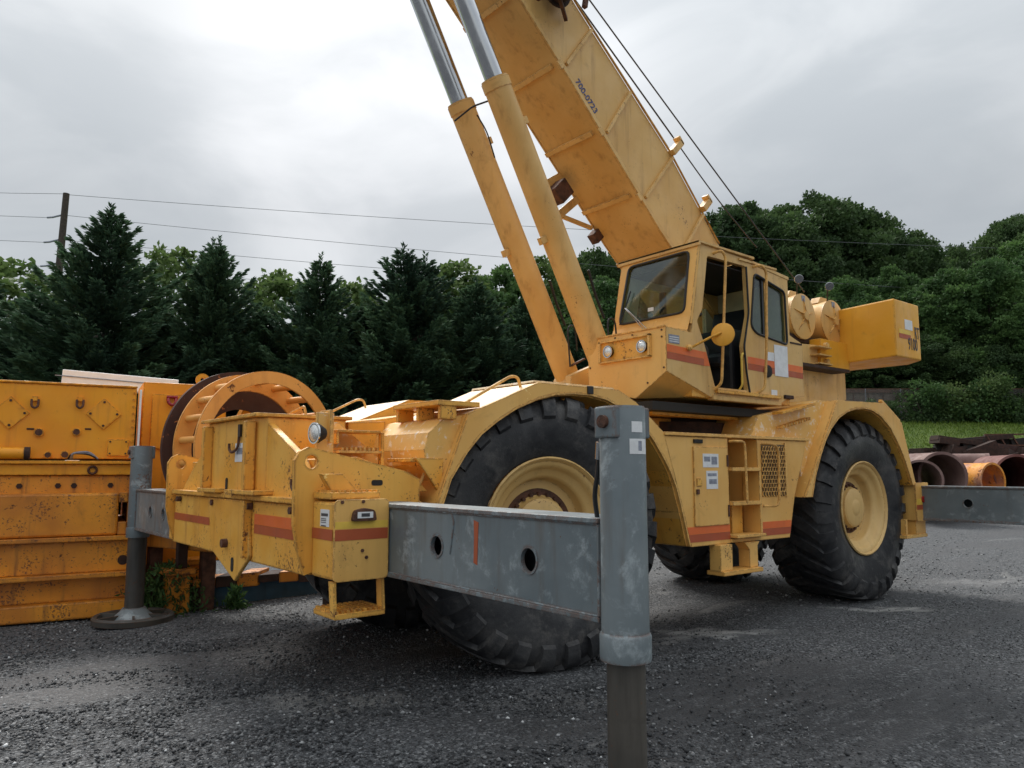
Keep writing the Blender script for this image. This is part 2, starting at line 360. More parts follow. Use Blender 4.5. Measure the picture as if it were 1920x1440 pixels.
    bump(t, b, mth(t, 'ADD', h, mth(t, 'MULTIPLY', nz(t, v, 5, 5), 1.0)), .9, .022)
    return m
GRV = gravelmat()
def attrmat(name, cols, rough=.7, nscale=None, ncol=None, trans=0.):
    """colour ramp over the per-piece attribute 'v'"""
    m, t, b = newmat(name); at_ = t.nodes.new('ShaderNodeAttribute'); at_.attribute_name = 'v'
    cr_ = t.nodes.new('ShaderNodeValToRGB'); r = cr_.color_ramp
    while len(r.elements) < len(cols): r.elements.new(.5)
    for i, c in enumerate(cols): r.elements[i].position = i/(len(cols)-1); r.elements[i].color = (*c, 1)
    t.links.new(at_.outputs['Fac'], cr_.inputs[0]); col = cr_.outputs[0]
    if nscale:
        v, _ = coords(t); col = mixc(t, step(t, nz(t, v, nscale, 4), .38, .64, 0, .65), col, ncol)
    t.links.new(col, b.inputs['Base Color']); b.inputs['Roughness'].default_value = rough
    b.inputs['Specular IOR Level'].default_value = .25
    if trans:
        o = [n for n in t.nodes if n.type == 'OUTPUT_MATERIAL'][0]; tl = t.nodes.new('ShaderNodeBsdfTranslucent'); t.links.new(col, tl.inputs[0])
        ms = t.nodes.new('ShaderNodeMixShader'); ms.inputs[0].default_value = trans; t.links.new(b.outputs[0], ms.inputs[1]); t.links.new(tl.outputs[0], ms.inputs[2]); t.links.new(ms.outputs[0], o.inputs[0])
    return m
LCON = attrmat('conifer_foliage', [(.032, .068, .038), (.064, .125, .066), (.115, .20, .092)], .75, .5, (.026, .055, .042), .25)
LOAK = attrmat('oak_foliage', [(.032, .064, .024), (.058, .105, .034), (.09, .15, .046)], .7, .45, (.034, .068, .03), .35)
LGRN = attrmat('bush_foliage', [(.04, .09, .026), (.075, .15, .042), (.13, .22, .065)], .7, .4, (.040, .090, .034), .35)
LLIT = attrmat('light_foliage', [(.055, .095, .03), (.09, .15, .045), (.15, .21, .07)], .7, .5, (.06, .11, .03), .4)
BARK = plain('bark', (.06, .048, .038), .9, 0, .4, 10, .6)
STN = attrmat('stone_chips', [(.035, .037, .040), (.06, .062, .067), (.12, .125, .13), (.24, .245, .25), (.70, .71, .72)], .65)
GRSM = attrmat('grass_blades', [(.11, .18, .03), (.16, .25, .04), (.24, .32, .07)], .8, None, None, .2)

# ------------------------------------------------------------------ ground
def lat(x, y): return (x*RT.x + y*RT.y)
def dep(x, y): return (x*FH.x + y*FH.y)
def gz(x, y):
    r, d = lat(x, y), dep(x, y)
    q = np.clip((-r-1.2)/4.0, 0, 1)*np.clip((d-4)/4.0, 0, 1)
    return -.13*(q*q*(3-2*q))
def ground():
    rs = np.concatenate([np.linspace(-600, -30, 20), np.linspace(-28, 28, 150), np.linspace(30, 600, 20)])
    ds = np.concatenate([np.linspace(-60, -3, 12), np.linspace(-2, 22, 130), np.linspace(24, 700, 30)])
    Rr, D = np.meshgrid(rs, ds, indexing='ij'); X = FH.x*D+RT.x*Rr; Y = FH.y*D+RT.y*Rr
    Z = gz(X, Y) + .018*np.sin(X*2.3+np.sin(Y*1.7)*1.3)*np.sin(Y*2.9+X*.7)*np.clip((20-D)/10, 0, 1) - .018
    m, n = Rr.shape; V = np.stack([X.ravel(), Y.ravel(), Z.ravel()], 1)
    idx = np.arange(m*n).reshape(m, n)
    F = np.stack([idx[:-1, :-1].ravel(), idx[1:, :-1].ravel(), idx[1:, 1:].ravel(), idx[:-1, 1:].ravel()], 1)
    me = bpy.data.meshes.new('ground'); me.from_pydata(V.tolist(), [], F.tolist()); me.polygons.foreach_set('use_smooth', [True]*len(F)); me.update()
    me.materials.append(GRV); o = bpy.data.objects.new('ground', me); COL.objects.link(o); o['kind'] = 'structure'
ground()
def np_mesh(name, V, F, mat, vals=None, loc=(0, 0, 0), parent=None, smooth=False):
    """V (n,3), F (m,k); one float per face kept in attribute v"""
    me = bpy.data.meshes.new(name); k = F.shape[1]
    me.vertices.add(len(V)); me.vertices.foreach_set('co', V.astype(np.float32).ravel())
    me.loops.add(F.size); me.loops.foreach_set('vertex_index', F.astype(np.int32).ravel())
    me.polygons.add(len(F)); me.polygons.foreach_set('loop_start', np.arange(0, F.size, k, dtype=np.int32))
    try: me.polygons.foreach_set('loop_total', np.full(len(F), k, dtype=np.int32))
    except Exception: pass
    me.update(calc_edges=True)
    if vals is not None:
        at_ = me.attributes.new('v', 'FLOAT', 'FACE'); at_.data.foreach_set('value', vals.astype(np.float32))
    if smooth: me.polygons.foreach_set('use_smooth', [True]*len(F))
    me.materials.append(mat); o = bpy.data.objects.new(name, me); COL.objects.link(o)
    o.location = loc; o.parent = parent; WO[o] = Vector(loc)+(origin(parent) if parent else Vector())
    return o
def stones(n, rr, dd, smin, smax, seed, bright):
    g = np.random.default_rng(seed)
    d = dd[0]+(dd[1]-dd[0])*g.random(n)**1.25; r = (rr[0]+(rr[1]-rr[0])*g.random(n))*(.35+.65*d/dd[1])
    X = FH.x*d+RT.x*r; Y = FH.y*d+RT.y*r
    # the stones lie in drifts
    k = (np.sin(X*1.9+np.sin(Y*1.3))*np.sin(Y*2.3-X*.8)+g.random(n)*1.6) > .35
    ur = (r/(.35+.65*d/dd[1])-rr[0])/(rr[1]-rr[0]); ud = (d-dd[0])/(dd[1]-dd[0])
    k &= g.random(n) < np.clip(np.minimum(ur if rr[0] > -5 else 1, 1-ur)*3.5, 0, 1)*np.clip((1-ud)*3, 0, 1)*(np.clip(ud*4, 0, 1) if dd[0] > 3 else 1)
    X, Y = X[k], Y[k]; n = len(X); Z = gz(X, Y)-.014
    s = smin+(smax-smin)*g.random(n)**3
    O = np.array([(1, 0, 0), (0, 1, 0), (-1, 0, 0), (0, -1, 0), (0, 0, 1), (0, 0, -1)], float)
    T = np.array([(0, 1, 4), (1, 2, 4), (2, 3, 4), (3, 0, 4), (1, 0, 5), (2, 1, 5), (3, 2, 5), (0, 3, 5)])
    an = g.random(n)*6.28; c, s_ = np.cos(an), np.sin(an)
    V = O[None]*(.6+.8*g.random((n, 6, 1)))*s[:, None, None]; V[:, :, 2] *= .65
    V = V + .25*s[:, None, None]*(g.random((n, 6, 3))-.5)
    Vx = V[:, :, 0]*c[:, None]-V[:, :, 1]*s_[:, None]; Vy = V[:, :, 0]*s_[:, None]+V[:, :, 1]*c[:, None]
    V = np.stack([Vx+X[:, None], Vy+Y[:, None], V[:, :, 2]+Z[:, None]+.3*s[:, None]], 2).reshape(-1, 3)
    F = (T[None]+(np.arange(n)*6)[:, None, None]).reshape(-1, 3)
    val = np.repeat(np.clip(g.random(n)**bright, 0, 1)*np.where(g.random(n) < .9, .72, 1)*(.6 if dd[0] > 7 else 1)+(.38 if dd[0] > 7 else 0), 8)
    return V, F, val
pk = [stones(78000, (-7.5, 3.2), (2.6, 9.5), .005, .020, 1, 1.5), stones(26000, (-2, 9.5), (2.6, 12), .005, .012, 2, 2.6), stones(10000, (2, 13), (9, 22), .008, .024, 3, .9), stones(9000, (-7, 0), (8, 13), .008, .02, 4, 1.)]
off = 0; VV = []; FF = []; LL = []
for V, F, l in pk: VV.append(V); FF.append(F+off); LL.append(l); off += len(V)
o = np_mesh('gravel_stones', np.concatenate(VV), np.concatenate(FF), STN, np.concatenate(LL)); o['kind'] = 'stuff'
o['label'] = 'loose grey and white stone chips lying over the dark gravel yard'; o['category'] = 'gravel'

# ------------------------------------------------------------------ foliage
def quads(P, U, W, L, wd, bend, g):
    """leaf quads: base P, direction U, side W"""
    a_ = P-W*wd*.25; b_ = P+U*L*.45-W*wd*.5; c_ = P+U*L; d_ = P+U*L*.45+W*wd*.5
    n = np.cross(U, W); b_ = b_+n*bend; d_ = d_+n*bend
    V = np.stack([a_, b_, c_, d_], 1).reshape(-1, 3); F = np.arange(len(V)).reshape(-1, 4); return V, F
def unit(v): return v/np.maximum(1e-9, np.linalg.norm(v, axis=-1, keepdims=True))
def conifer_mesh(name, H, Rb, seed, twin=False, mat=None, dens=1.0):
    g = np.random.default_rng(seed); Ps = []; Us = []; Ws = []; Ls = []; Vs = []
    tops = [(0, 0, H)] + ([(.75, .25, H*.985)] if twin else [])
    for ti, (tx, ty, th) in enumerate(tops):
        nb = int(250*dens/(1 if not twin else 1.35))
        for i in range(nb):
            t = ((i+g.random()*.8)/nb)**.92; h = th*(.02+.965*t)
            q = 1-h/th
            L = Rb*min(1.0, (q*1.36)**1.02)*(.60+.58*g.random())+.10
            if g.random() < .14: L *= 1.22
            az = i*2.399+g.random()*.9
            out_ = np.array([math.cos(az), math.sin(az), 0.])
            m = max(7, int(L*46*dens)); s = np.sort(g.random(m)**.8)
            rise = -.22*(1-t)+.50*t+.12*(g.random()-.5)
            zc = h + L*(rise*s + (.12+.40*t)*s**2.4)
            lean = np.array([tx, ty, 0])*min(1, max(0, (h/th-.35)/.65))
            B = out_[None]*(s*L)[:, None] + np.array([0, 0, 1.])[None]*zc[:, None] + lean
            side = np.array([-out_[1], out_[0], 0.])
            for rep in range(4):
                sp_ = (g.random(m)-.5)*2; spread = (.26-.12*t)*L*(1-s)**.7+.035
                P = B+side[None]*(sp_*spread)[:, None]; P[:, 2] += (g.random(m)-.7)*(.12-.06*t)
                U = unit(out_[None]*.9+side[None]*(sp_*.75)[:, None]+np.array([0, 0, 1.])*((g.random(m)-.45)*.55+.35*t)[:, None])
                W = unit(np.cross(U, g.normal(size=(m, 3))))
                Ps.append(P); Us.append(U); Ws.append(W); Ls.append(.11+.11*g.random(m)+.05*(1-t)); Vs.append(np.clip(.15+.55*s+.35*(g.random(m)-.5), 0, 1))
        # leader
        m = 90; z = th-.9+g.random(m)*1.15; P = np.stack([tx+(g.random(m)-.5)*.05, ty+(g.random(m)-.5)*.05, z], 1)
        az = g.random(m)*6.28; U = unit(np.stack([np.cos(az), np.sin(az), .9+g.random(m)*.8], 1)); W = unit(np.cross(U, g.normal(size=(m, 3))))
        Ps.append(P); Us.append(U); Ws.append(W); Ls.append(np.full(m, .16)); Vs.append(g.random(m))
    P, U, W, L, va = map(np.concatenate, (Ps, Us, Ws, Ls, Vs))
    return quads(P, U, W, L[:, None], (L*.34)[:, None], .012, g)+(va,)
def lump_mesh(lumps, per, leaf, seed, ragged=.25):
    """leaves in shells round many lumps: lumps rows = x,y,z,r"""
    g = np.random.default_rng(seed); Ps = []; Us = []; Vs = []
    for x, y, z, r in lumps:
        m = int(per*r*r)+8; n = unit(g.normal(size=(m, 3))); n[:, 2] = np.where(n[:, 2] < -.45, -n[:, 2], n[:, 2])
        rad = r*(1-ragged*g.random(m)**1.4+.32*g.random(m)**5)*(1+.22*np.sin(n[:, 0]*4+x)*np.sin(n[:, 1]*5+y)*np.cos(n[:, 2]*4+z))
        P = np.array([x, y, z])+n*rad[:, None]*np.array([1, 1, .85])
        U = unit(n*.6+g.normal(size=(m, 3))*.75+np.array([0, 0, -.15]))
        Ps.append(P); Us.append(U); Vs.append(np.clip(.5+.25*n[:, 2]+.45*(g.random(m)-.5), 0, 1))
    P, U, va = map(np.concatenate, (Ps, Us, Vs)); W = unit(np.cross(U, g.normal(size=U.shape)))
    L = leaf*(.65+.7*g.random(len(P)))
    return quads(P, U, W, L[:, None], (L*.75)[:, None], leaf*.08, g)+(va,)
def crown_lumps(H, R, seed, n=60, base=.25, shape=1.0):
    g = np.random.default_rng(seed); out_ = []
    for i in range(n):
        t = base+(1-base)*(i+g.random())/n; az = i*2.399+g.random()*.8
        pr = math.sin(math.pi*min(1, (t-base)/(1-base)*.80+.16))**.65
        rr = R*pr*(.45+.5*g.random()); lr = R*(.13+.19*g.random()**1.3)*(1.08-.35*t)
        out_.append((math.cos(az)*rr, math.sin(az)*rr, t*H-lr*.6, lr))
        for _ in range(2):
            a2 = az+g.normal()*.7; r2 = lr*(.35+.25*g.random()); k2 = min(1, rr/R+.12)
            out_.append((math.cos(a2)*R*k2*pr*1.05, math.sin(a2)*R*k2*pr*1.05, min(t*H+lr*(g.random()-.2), H), r2))
    return out_
def trunk_mb(H, r, seed, R=1.5, limbs=7):
    g = random.Random(seed); mb = MB()
    mb.tube([(0, 0, -.3), (.03, 0, H*.3), (-.05, .04, H*.6), (0, 0, H*.9)], r, 7)
    n = len(mb.v)
    for k in range(n):                                            # taper
        x, y, z = mb.v[k]; s_ = max(.12, 1-z/(H*.95)); mb.v[k] = (x*s_, y*s_, z)
    for i in range(limbs):
        az = i*2.4; z0 = H*(.3+.5*i/limbs); L = R*(.9-.5*i/limbs)
        mb.tube([(0, 0, z0), (math.cos(az)*L*.5, math.sin(az)*L*.5, z0+L*.35), (math.cos(az)*L, math.sin(az)*L, z0+L*.75)], r*.28, 5)
    return mb
CACHE = {}
def tree(key, kind, px, d, top, sc=1.0, rot=0.0, z0=0.0, name='tree', label='', cat='tree', group=None, wid=1.0):
    """one tree: its crown and trunk come from a shared mesh, scaled to reach the height 'top'"""
    loc = atp(px, d, z0); H = top-z0
    if key not in CACHE:
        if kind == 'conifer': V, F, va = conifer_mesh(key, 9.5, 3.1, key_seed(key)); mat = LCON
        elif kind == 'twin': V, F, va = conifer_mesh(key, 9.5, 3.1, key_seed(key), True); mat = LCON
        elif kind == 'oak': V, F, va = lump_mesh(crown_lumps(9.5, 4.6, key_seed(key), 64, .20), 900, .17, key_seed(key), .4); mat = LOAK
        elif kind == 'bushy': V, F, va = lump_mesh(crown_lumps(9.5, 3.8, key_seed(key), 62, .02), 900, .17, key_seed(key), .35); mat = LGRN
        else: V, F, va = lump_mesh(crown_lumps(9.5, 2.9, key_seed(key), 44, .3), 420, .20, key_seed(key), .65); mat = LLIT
        root = thing(name, loc, label, cat, group)
        c = np_mesh('crown', V, F, mat, va, (0, 0, 0), root)
        t_ = build('trunk', trunk_mb(9.3, .22, key_seed(key)), BARK, root, at=(0, 0, 0)); t_.location = (0, 0, 0)
        CACHE[key] = root
    else:
        root = copy_tree(CACHE[key]); root.location = loc; root.name = name
        props(root, label, cat, group)
    s_ = H/9.5; root.scale = (s_*sc*wid, s_*sc*wid, s_); root.rotation_euler = (0, 0, rot); return root
def key_seed(k): return sum(ord(c)*(i+3) for i, c in enumerate(k)) % 997
# ------------------------------------------------------------------ the crane
YC = -6.45
CR = thing('rough_terrain_crane', (-7.2, YC, 0), 'weathered yellow rough terrain crane with grey outriggers and big black tyres', 'crane')
def mir(y): return 2*YC-y
# chassis
ch = MB().prism([(-2.3, 1.0), (-11.2, 1.0), (-11.2, 1.75), (-9.2, 2.0), (-5.2, 2.0), (-3.2, 1.75), (-2.3, 1.75)], 'y', -6.95, -5.95)
ch.cyl((-4.3, -5.4, 1.16), (-4.3, mir(-5.4), 1.16), .24).cyl((-9.95, -5.4, 1.16), (-9.95, mir(-5.4), 1.16), .24)
ch.rev((-4.3, YC, 1.16), (0, 1, 0), [(.2, -.45), (.45, -.2), (.45, .2), (.2, .45)]).rev((-9.95, YC, 1.16), (0, 1, 0), [(.2, -.45), (.45, -.2), (.45, .2), (.2, .45)])
build('chassis', ch, YFR, CR)
# --- front bumper and hood
fp = [(-7.95, 1.0), (-4.93, .965), (-4.93, 1.46), (-4.97, 1.60), (-5.15, 1.77), (-5.83, 2.06), (-7.08, 2.07), (-7.10, 1.95), (-7.66, 1.65), (-7.95, 1.46)]
bp = build('front_bumper', MB().prism(fp, 'x', -2.26, -2.2), YFR, CR, .008)
box('lower_beam', (-2.62, -2.145, -7.95, -4.93, .97, 1.43), YFR, bp, .012)
box('flange', (-2.25, -2.11, -7.95, -4.93, 1.435, 1.475), YFR, bp, .006)
box('hook_plate', (-2.25, -2.05, -6.25, -5.60, 1.478, 1.512), YFR, bp, .006)
box('hook_plate', (-2.25, -2.05, -6.95, -6.48, 1.478, 1.512), YFR, bp, .006)
tp = [(-6.86, 1.43), (-5.91, 1.43), (-5.82, 1.02), (-5.84, .99), (-6.12, .80), (-6.68, .99), (-6.72, 1.06)]
tpo = build('tow_plate', MB().prism(tp, 'x', -2.1445, -2.115), YFR, bp, .008)
box('tow_plate_flange', (-2.1445, -2.08, -5.90, -5.86, 1.0, 1.43), YFR, bp, .005)
build('tow_slot', MB().prism(rpoly([(-6.20, .87), (-6.14, .87), (-6.14, .98), (-6.20, .98)], .03), 'x', -2.1149, -2.111), DRK, bp)
build('tow_pin', MB().cyl((-2.115, -6.32, 1.08), (-2.07, -6.32, 1.08), .035, seg=8), RST, bp)
cb = [(-7.12, 1.475), (-5.86, 1.475), (-5.86, 2.075), (-7.10, 2.08)]
# centre housing: front face with two upright ribs and a folded right cheek
build('centre_housing', MB().prism([(-2.85, -7.04), (-2.20, -7.04), (-2.14, -6.98), (-2.14, -5.90), (-2.16, -5.82), (-2.20, -5.74), (-2.85, -5.74)], 'z', 1.478, 2.07), YFR, bp, .008)
for y in (-6.88, -5.86): box('rib', (-2.14, -2.06, y-.03, y+.03, 1.51, 2.04), YFR, bp, .006)
box('top_lip', (-2.9, -2.09, -7.06, -5.72, 2.072, 2.10), YFR, bp, .005)
for y in (-6.45, -5.96): build('bolt_slot', MB().prism(rpoly([(y-.024, 1.50), (y+.024, 1.50), (y+.024, 1.60), (y-.024, 1.60)], .024), 'x', -2.139, -2.134), DRK, bp)
build('door_latch', MB().box(-2.1385, -2.12, -6.18, -6.13, 1.93, 2.03), BLK, bp)
build('lifting_hook', MB().tube(rnd([(-2.125, -6.16, 1.93), (-2.12, -6.16, 1.84), (-2.11, -6.27, 1.80), (-2.11, -6.34, 1.83), (-2.11, -6.34, 1.88)], .05), .011), RST, bp)
build('lifting_hook', MB().tube(rnd([(-2.19, -5.24, 1.60), (-2.185, -5.23, 1.55), (-2.17, -5.16, 1.52), (-2.15, -5.08, 1.54)], .03), .010), RST, bp)
box('paper_notice', (-2.139, -2.136, -6.27, -6.03, 1.73, 1.88), PAP, bp, 0)
box('notice_print', (-2.1355, -2.1345, -6.23, -6.07, 1.79, 1.84), DEC, bp, 0)
for a_, b_ in ((-7.94, -6.87), (-5.80, -4.95)):
    box('stripe', (-2.1445, -2.141, a_, b_, 1.19, 1.255), OR2, bp, 0)
box('stripe', (-2.1445, -2.141, -5.80, -4.98, 1.257, 1.335), OR1, bp, 0)
for x in (-7.75, -6.72, -5.86, -5.05): build('bolt', MB().cyl((-2.14, x, 1.39), (-2.10, x, 1.39), .028, seg=6), RST, bp)
# lug plates at both sides
def lug(y0, y1, nm='lug_plate'):
    o_ = [(-2.155, .97), (-2.20, .985), (-2.32, 1.0), (-2.70, 1.41), (-3.04, 1.42), (-3.04, 1.60), (-2.91, 1.66), (-2.22, 1.81), (-2.16, 1.82), (-2.10, 1.79), (-2.065, 1.73), (-2.07, 1.3), (-2.10, 1.15)]
    c = (-2.185, 1.72); r = .047; k = 14
    hole = [(c[0]+r*math.cos(2*math.pi*i/k), c[1]+r*math.sin(2*math.pi*i/k)) for i in range(k)]
    mb = MB(); bm = bmesh.new()
    ring = [bm.verts.new((p[0], 0, p[1])) for p in o_]; hv = [bm.verts.new((p[0], 0, p[1])) for p in hole]
    ed = [bm.edges.new((q[i], q[(i+1) % len(q)])) for q in (ring, hv) for i in range(len(q))]
    bmesh.ops.triangle_fill(bm, use_beauty=True, edges=ed); bm.verts.ensure_lookup_table(); bm.verts.index_update()
    V = [tuple(v.co) for v in bm.verts]; F = [tuple(v.index for v in f.verts) for f in bm.faces]; bm.free()
    mb.add([(x, y0, z) for x, _, z in V], F).add([(x, y1, z) for x, _, z in V], [f[::-1] for f in F])
    for q in (o_, hole):
        n = len(q); mb.add([(p[0], y0, p[1]) for p in q]+[(p[0], y1, p[1]) for p in q], [(i, (i+1) % n, n+(i+1) % n, n+i) for i in range(n)])
    l = build(nm, mb, YFR, CR)
    build('slot', MB().prism(rpoly([(-2.73, 1.555), (-2.64, 1.555), (-2.64, 1.595), (-2.73, 1.595)], .018), 'y', max(y0, y1), max(y0, y1)+.003), DRK, l)
    return l
lug(-4.93, -4.895); lug(-7.97, -8.0)
# outrigger boxes at the bumper ends
for y0, y1, vis in ((-4.893, -4.57, 1), (-8.33, -8.002, 0)):
    ob = build('outrigger_box', MB().prism([(-2.2, .965), (-2.59, .965), (-2.59, 1.46), (-2.2, 1.46)], 'y', y0, y1), YFR, CR, .02)
    if vis:
        build('end_cover', MB().prism(rpoly([(-2.20, .955), (-2.595, .955), (-2.595, 1.475), (-2.20, 1.475)], .035), 'y', y1, y1+.014), YFD, ob, .003)
        box('stripe', (-2.585, -2.205, y1+.014, y1+.0165, 1.215, 1.285), OR2, ob, 0)
        box('stripe', (-2.585, -2.205, y1+.014, y1+.0155, 1.29, 1.335), YLS, ob, 0, label='faded yellow stripe')
        box('stripe', (-2.199, -2.1965, y0+.01, y1-.01, 1.215, 1.285), OR2, ob, 0)
        m = build('marker_lamp', MB().prism(rpoly([(-2.31, 1.335), (-2.49, 1.335), (-2.475, 1.405), (-2.40, 1.42), (-2.325, 1.405)], .02), 'y', y1+.0142, y1+.045), RST, ob, .004)
        box('lamp_lens', (-2.455, -2.345, y1+.045, y1+.052, 1.355, 1.395), PAP, m, 0)
        box('lamp_mark', (-2.43, -2.37, y1+.0521, y1+.0535, 1.364, 1.386), INK, m, 0)
        for bx, bz in ((-2.40, 1.46), (-2.40, 1.145), (-2.43, 1.10), (-2.25, 1.46)): build('bolt', MB().cyl((bx, y1+.014, bz), (bx, y1+.022, bz), .012, seg=6), RST, ob)
        d = box('data_plate', (-2.199, -2.196, -4.76, -4.63, 1.30, 1.41), PAP, ob, 0)
        for zz, hh in ((1.385, .018), (1.352, .005), (1.341, .005), (1.328, .004), (1.308, .007)): box('print_line', (-2.1955, -2.1945, -4.745, -4.645 if hh > .01 else -4.67, zz-hh, zz), INK, d, 0)
        # steps above and below
        st = build('step', MB().box(-2.56, -2.2, -4.89, -4.62, 1.476, 1.52), YFR, ob, .004)
        for k in range(9): box('grip_tooth', (-2.555+k*.04, -2.54+k*.04, -4.88, -4.63, 1.5205, 1.533), YFR, st, 0)
        build('step_bracket', MB().prism([(-2.19, 1.64), (-2.34, 1.64), (-2.46, 1.522), (-2.26, 1.522)], 'y', -4.80, -4.74), YFR, ob, .004)
        lo = build('lower_step', MB().box(-2.58, -2.22, -4.88, -4.56, .72, .755), YFR, ob, .004)
        for k in range(9): box('grip_tooth', (-2.57+k*.04, -2.55+k*.04, -4.87, -4.57, .7555, .772), YFR, lo, 0)
        build('step_hanger', MB().prism([(-4.66, .955), (-4.58, .955), (-4.56, .74), (-4.62, .74)], 'x', -2.235, -2.215), YFR, ob, .003)
        build('step_hanger', MB().prism([(-4.66, .955), (-4.58, .955), (-4.56, .755), (-4.64, .755)], 'x', -2.58, -2.56), YFR, ob, .003)
# hood between the fenders
hd = build('front_hood', MB().prism([(-2.85, 1.5), (-2.85, 2.06), (-3.2, 2.10), (-4.1, 2.24), (-4.1, 1.5)], 'y', -7.0, -5.87), YFR, CR, .01)
for q in (lambda y: y, mir):
    build('low_deck', MB().prism([(-2.27, 1.5), (-2.27, 1.74), (-2.60, 1.76), (-3.12, 1.58), (-3.2, 1.5)], 'y', q(-5.72), q(-5.03)), YFR, hd, .006)
    build('gusset', MB().prism([(-2.50, 2.03), (-2.53, 2.04), (-2.66, 2.03), (-3.14, 1.66), (-3.14, 1.60), (-2.50, 1.70)], 'y', q(-5.50), q(-5.47)), YPL, hd, .003)
build('rear_wall_plate', MB().prism([(-2.9, 1.6), (-2.9, 2.06), (-3.25, 2.08), (-3.25, 1.6)], 'y', -5.87, -5.80), YFR, hd, .004)
g_ = build('grating_step', MB().box(-2.90, -2.53, -5.46, -5.24, 1.945, 1.965), YFR, hd, .004)
box('grating_step_front', (-2.55, -2.53, -5.46, -5.24, 1.86, 1.945), YFR, hd, .003)
box('grating_tread', (-2.90, -2.54, -5.46, -5.22, 1.79, 1.81), YFD, hd, .003)
for k in range(9): box('grip_tooth', (-2.88+k*.037, -2.862+k*.037, -5.45, -5.23, 1.8105, 1.835), YFD, g_, 0)
box('tread_post', (-2.925, -2.90, -5.28, -5.23, 1.6, 1.95), YFR, hd, .003)
box('lamp_bracket', (-2.47, -2.34, -5.20, -5.16, 1.74, 2.08), YPL, hd, .004)
box('lamp_bracket', (-2.44, -2.42, -5.30, -5.12, 1.86, 2.10), YFD, hd, .004)
def lamp(c, ax, r, parent, name='headlight', depth=.07):
    h = build(name, MB().rev(c, ax, [(r*.55, -depth), (r*.95, -depth*.3), (r, 0), (r*1.06, .004), (r*1.06, .014), (r*.93, .016)], 24), DRK, parent)
    build('lamp_glass', MB().rev(c, ax, [(r*.93, .012), (r*.7, .024), (r*.35, .031), (.0005, .033)], 24), LENS, h)
    build('lamp_bezel', MB().rev(c, ax, [(r*.92, .0165), (r*1.07, .0165), (r*1.07, .006)], 24, False), CHR, h)
    return h
lamp(Vector((-2.30, -5.10, 1.925)), (1, .12, 0), .072, hd)
lamp(Vector((-2.34, -7.72, 1.90)), (1, .0, 0), .072, hd)
build('hand_rail', MB().tube(rnd([(-2.75, -6.9, 2.08), (-2.70, -6.5, 2.17), (-2.6, -6.0, 2.19), (-2.6, -5.95, 2.08)], .04), .012), YFR, hd)
# --- fenders (front and rear, near and far)
FO = [(-3.208, 1.406), (-3.489, 2.109), (-4.217, 2.407), (-5.2, 2.407), (-5.44, 2.305), (-5.83, 2.03), (-6.10, 1.25), (-6.21, .907)]
FI = [(-3.245, 1.405), (-3.32, 1.60), (-3.471, 1.811), (-3.61, 1.955), (-3.776, 2.07), (-3.98, 2.185), (-4.204, 2.273), (-4.41, 2.325), (-4.621, 2.345), (-4.84, 2.345), (-5.057, 2.315), (-5.32, 2.22), (-5.576, 2.065), (-5.70, 1.95), (-5.825, 1.80), (-5.93, 1.66), (-6.015, 1.50), (-6.089, 1.29), (-6.205, .908)]
RO = [(-8.30, 1.345), (-9.12, 2.53), (-10.35, 2.56), (-10.83, 2.31), (-11.16, 1.45)]
RI = [(-8.425, 1.345), (-8.52, 1.60), (-8.655, 1.84), (-8.78, 2.02), (-8.93, 2.18), (-9.13, 2.32), (-9.37, 2.415), (-9.58, 2.46), (-9.80, 2.475), (-10.02, 2.455), (-10.241, 2.39), (-10.5, 2.24), (-10.704, 2.03), (-10.86, 1.83), (-10.963, 1.65), (-11.08, 1.45)]
def shrink(pl, d, c=(0, 0)): return [(x+(c[0]-x)*d, z+(c[1]-z)*d) for x, z in pl]
def fender(O, I, c, y0, y1, nm):
    """outer fascia at y0, skin and arch liner reaching in to y1"""
    s_ = 1 if y0 > y1 else -1
    f = build(nm, MB().prism(O+I[::-1], 'y', y0, y0-.03*s_), YFD, CR, .004)
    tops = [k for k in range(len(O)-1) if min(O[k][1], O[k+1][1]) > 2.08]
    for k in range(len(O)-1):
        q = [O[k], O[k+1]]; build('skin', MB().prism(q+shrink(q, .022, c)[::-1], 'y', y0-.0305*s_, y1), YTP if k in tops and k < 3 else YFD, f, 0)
    build('arch_liner', MB().prism(I+shrink(I, .022, c)[::-1], 'y', y0-.032*s_, y1), YFR, f, 0)
    build('inner_wall', MB().prism(O[1:-1]+I[::-1][2:-2], 'y', y1, y1-.02*s_), YFR, f, 0)
    bw = [(x+(c[0]-x)*.012, z+(c[1]-z)*.012) for x, z in I]
    ledge = []
    build('edge_flange', MB().prism(I+shrink(I, .012, c)[::-1], 'y', y0+.002*s_, y0-.03*s_), YFD, f, 0)
    return f
ff = fender(FO, FI, (-4.35, 1.16), -4.90, -5.86, 'front_fender')
ff2 = fender(FO, FI, (-4.35, 1.16), mir(-4.90), mir(-5.86), 'front_fender')
rf = fender(RO, RI, (-9.9, 1.16), -4.87, -5.86, 'rear_fender')
rf2 = fender(RO, RI, (-9.9, 1.16), mir(-4.87), mir(-5.86), 'rear_fender')
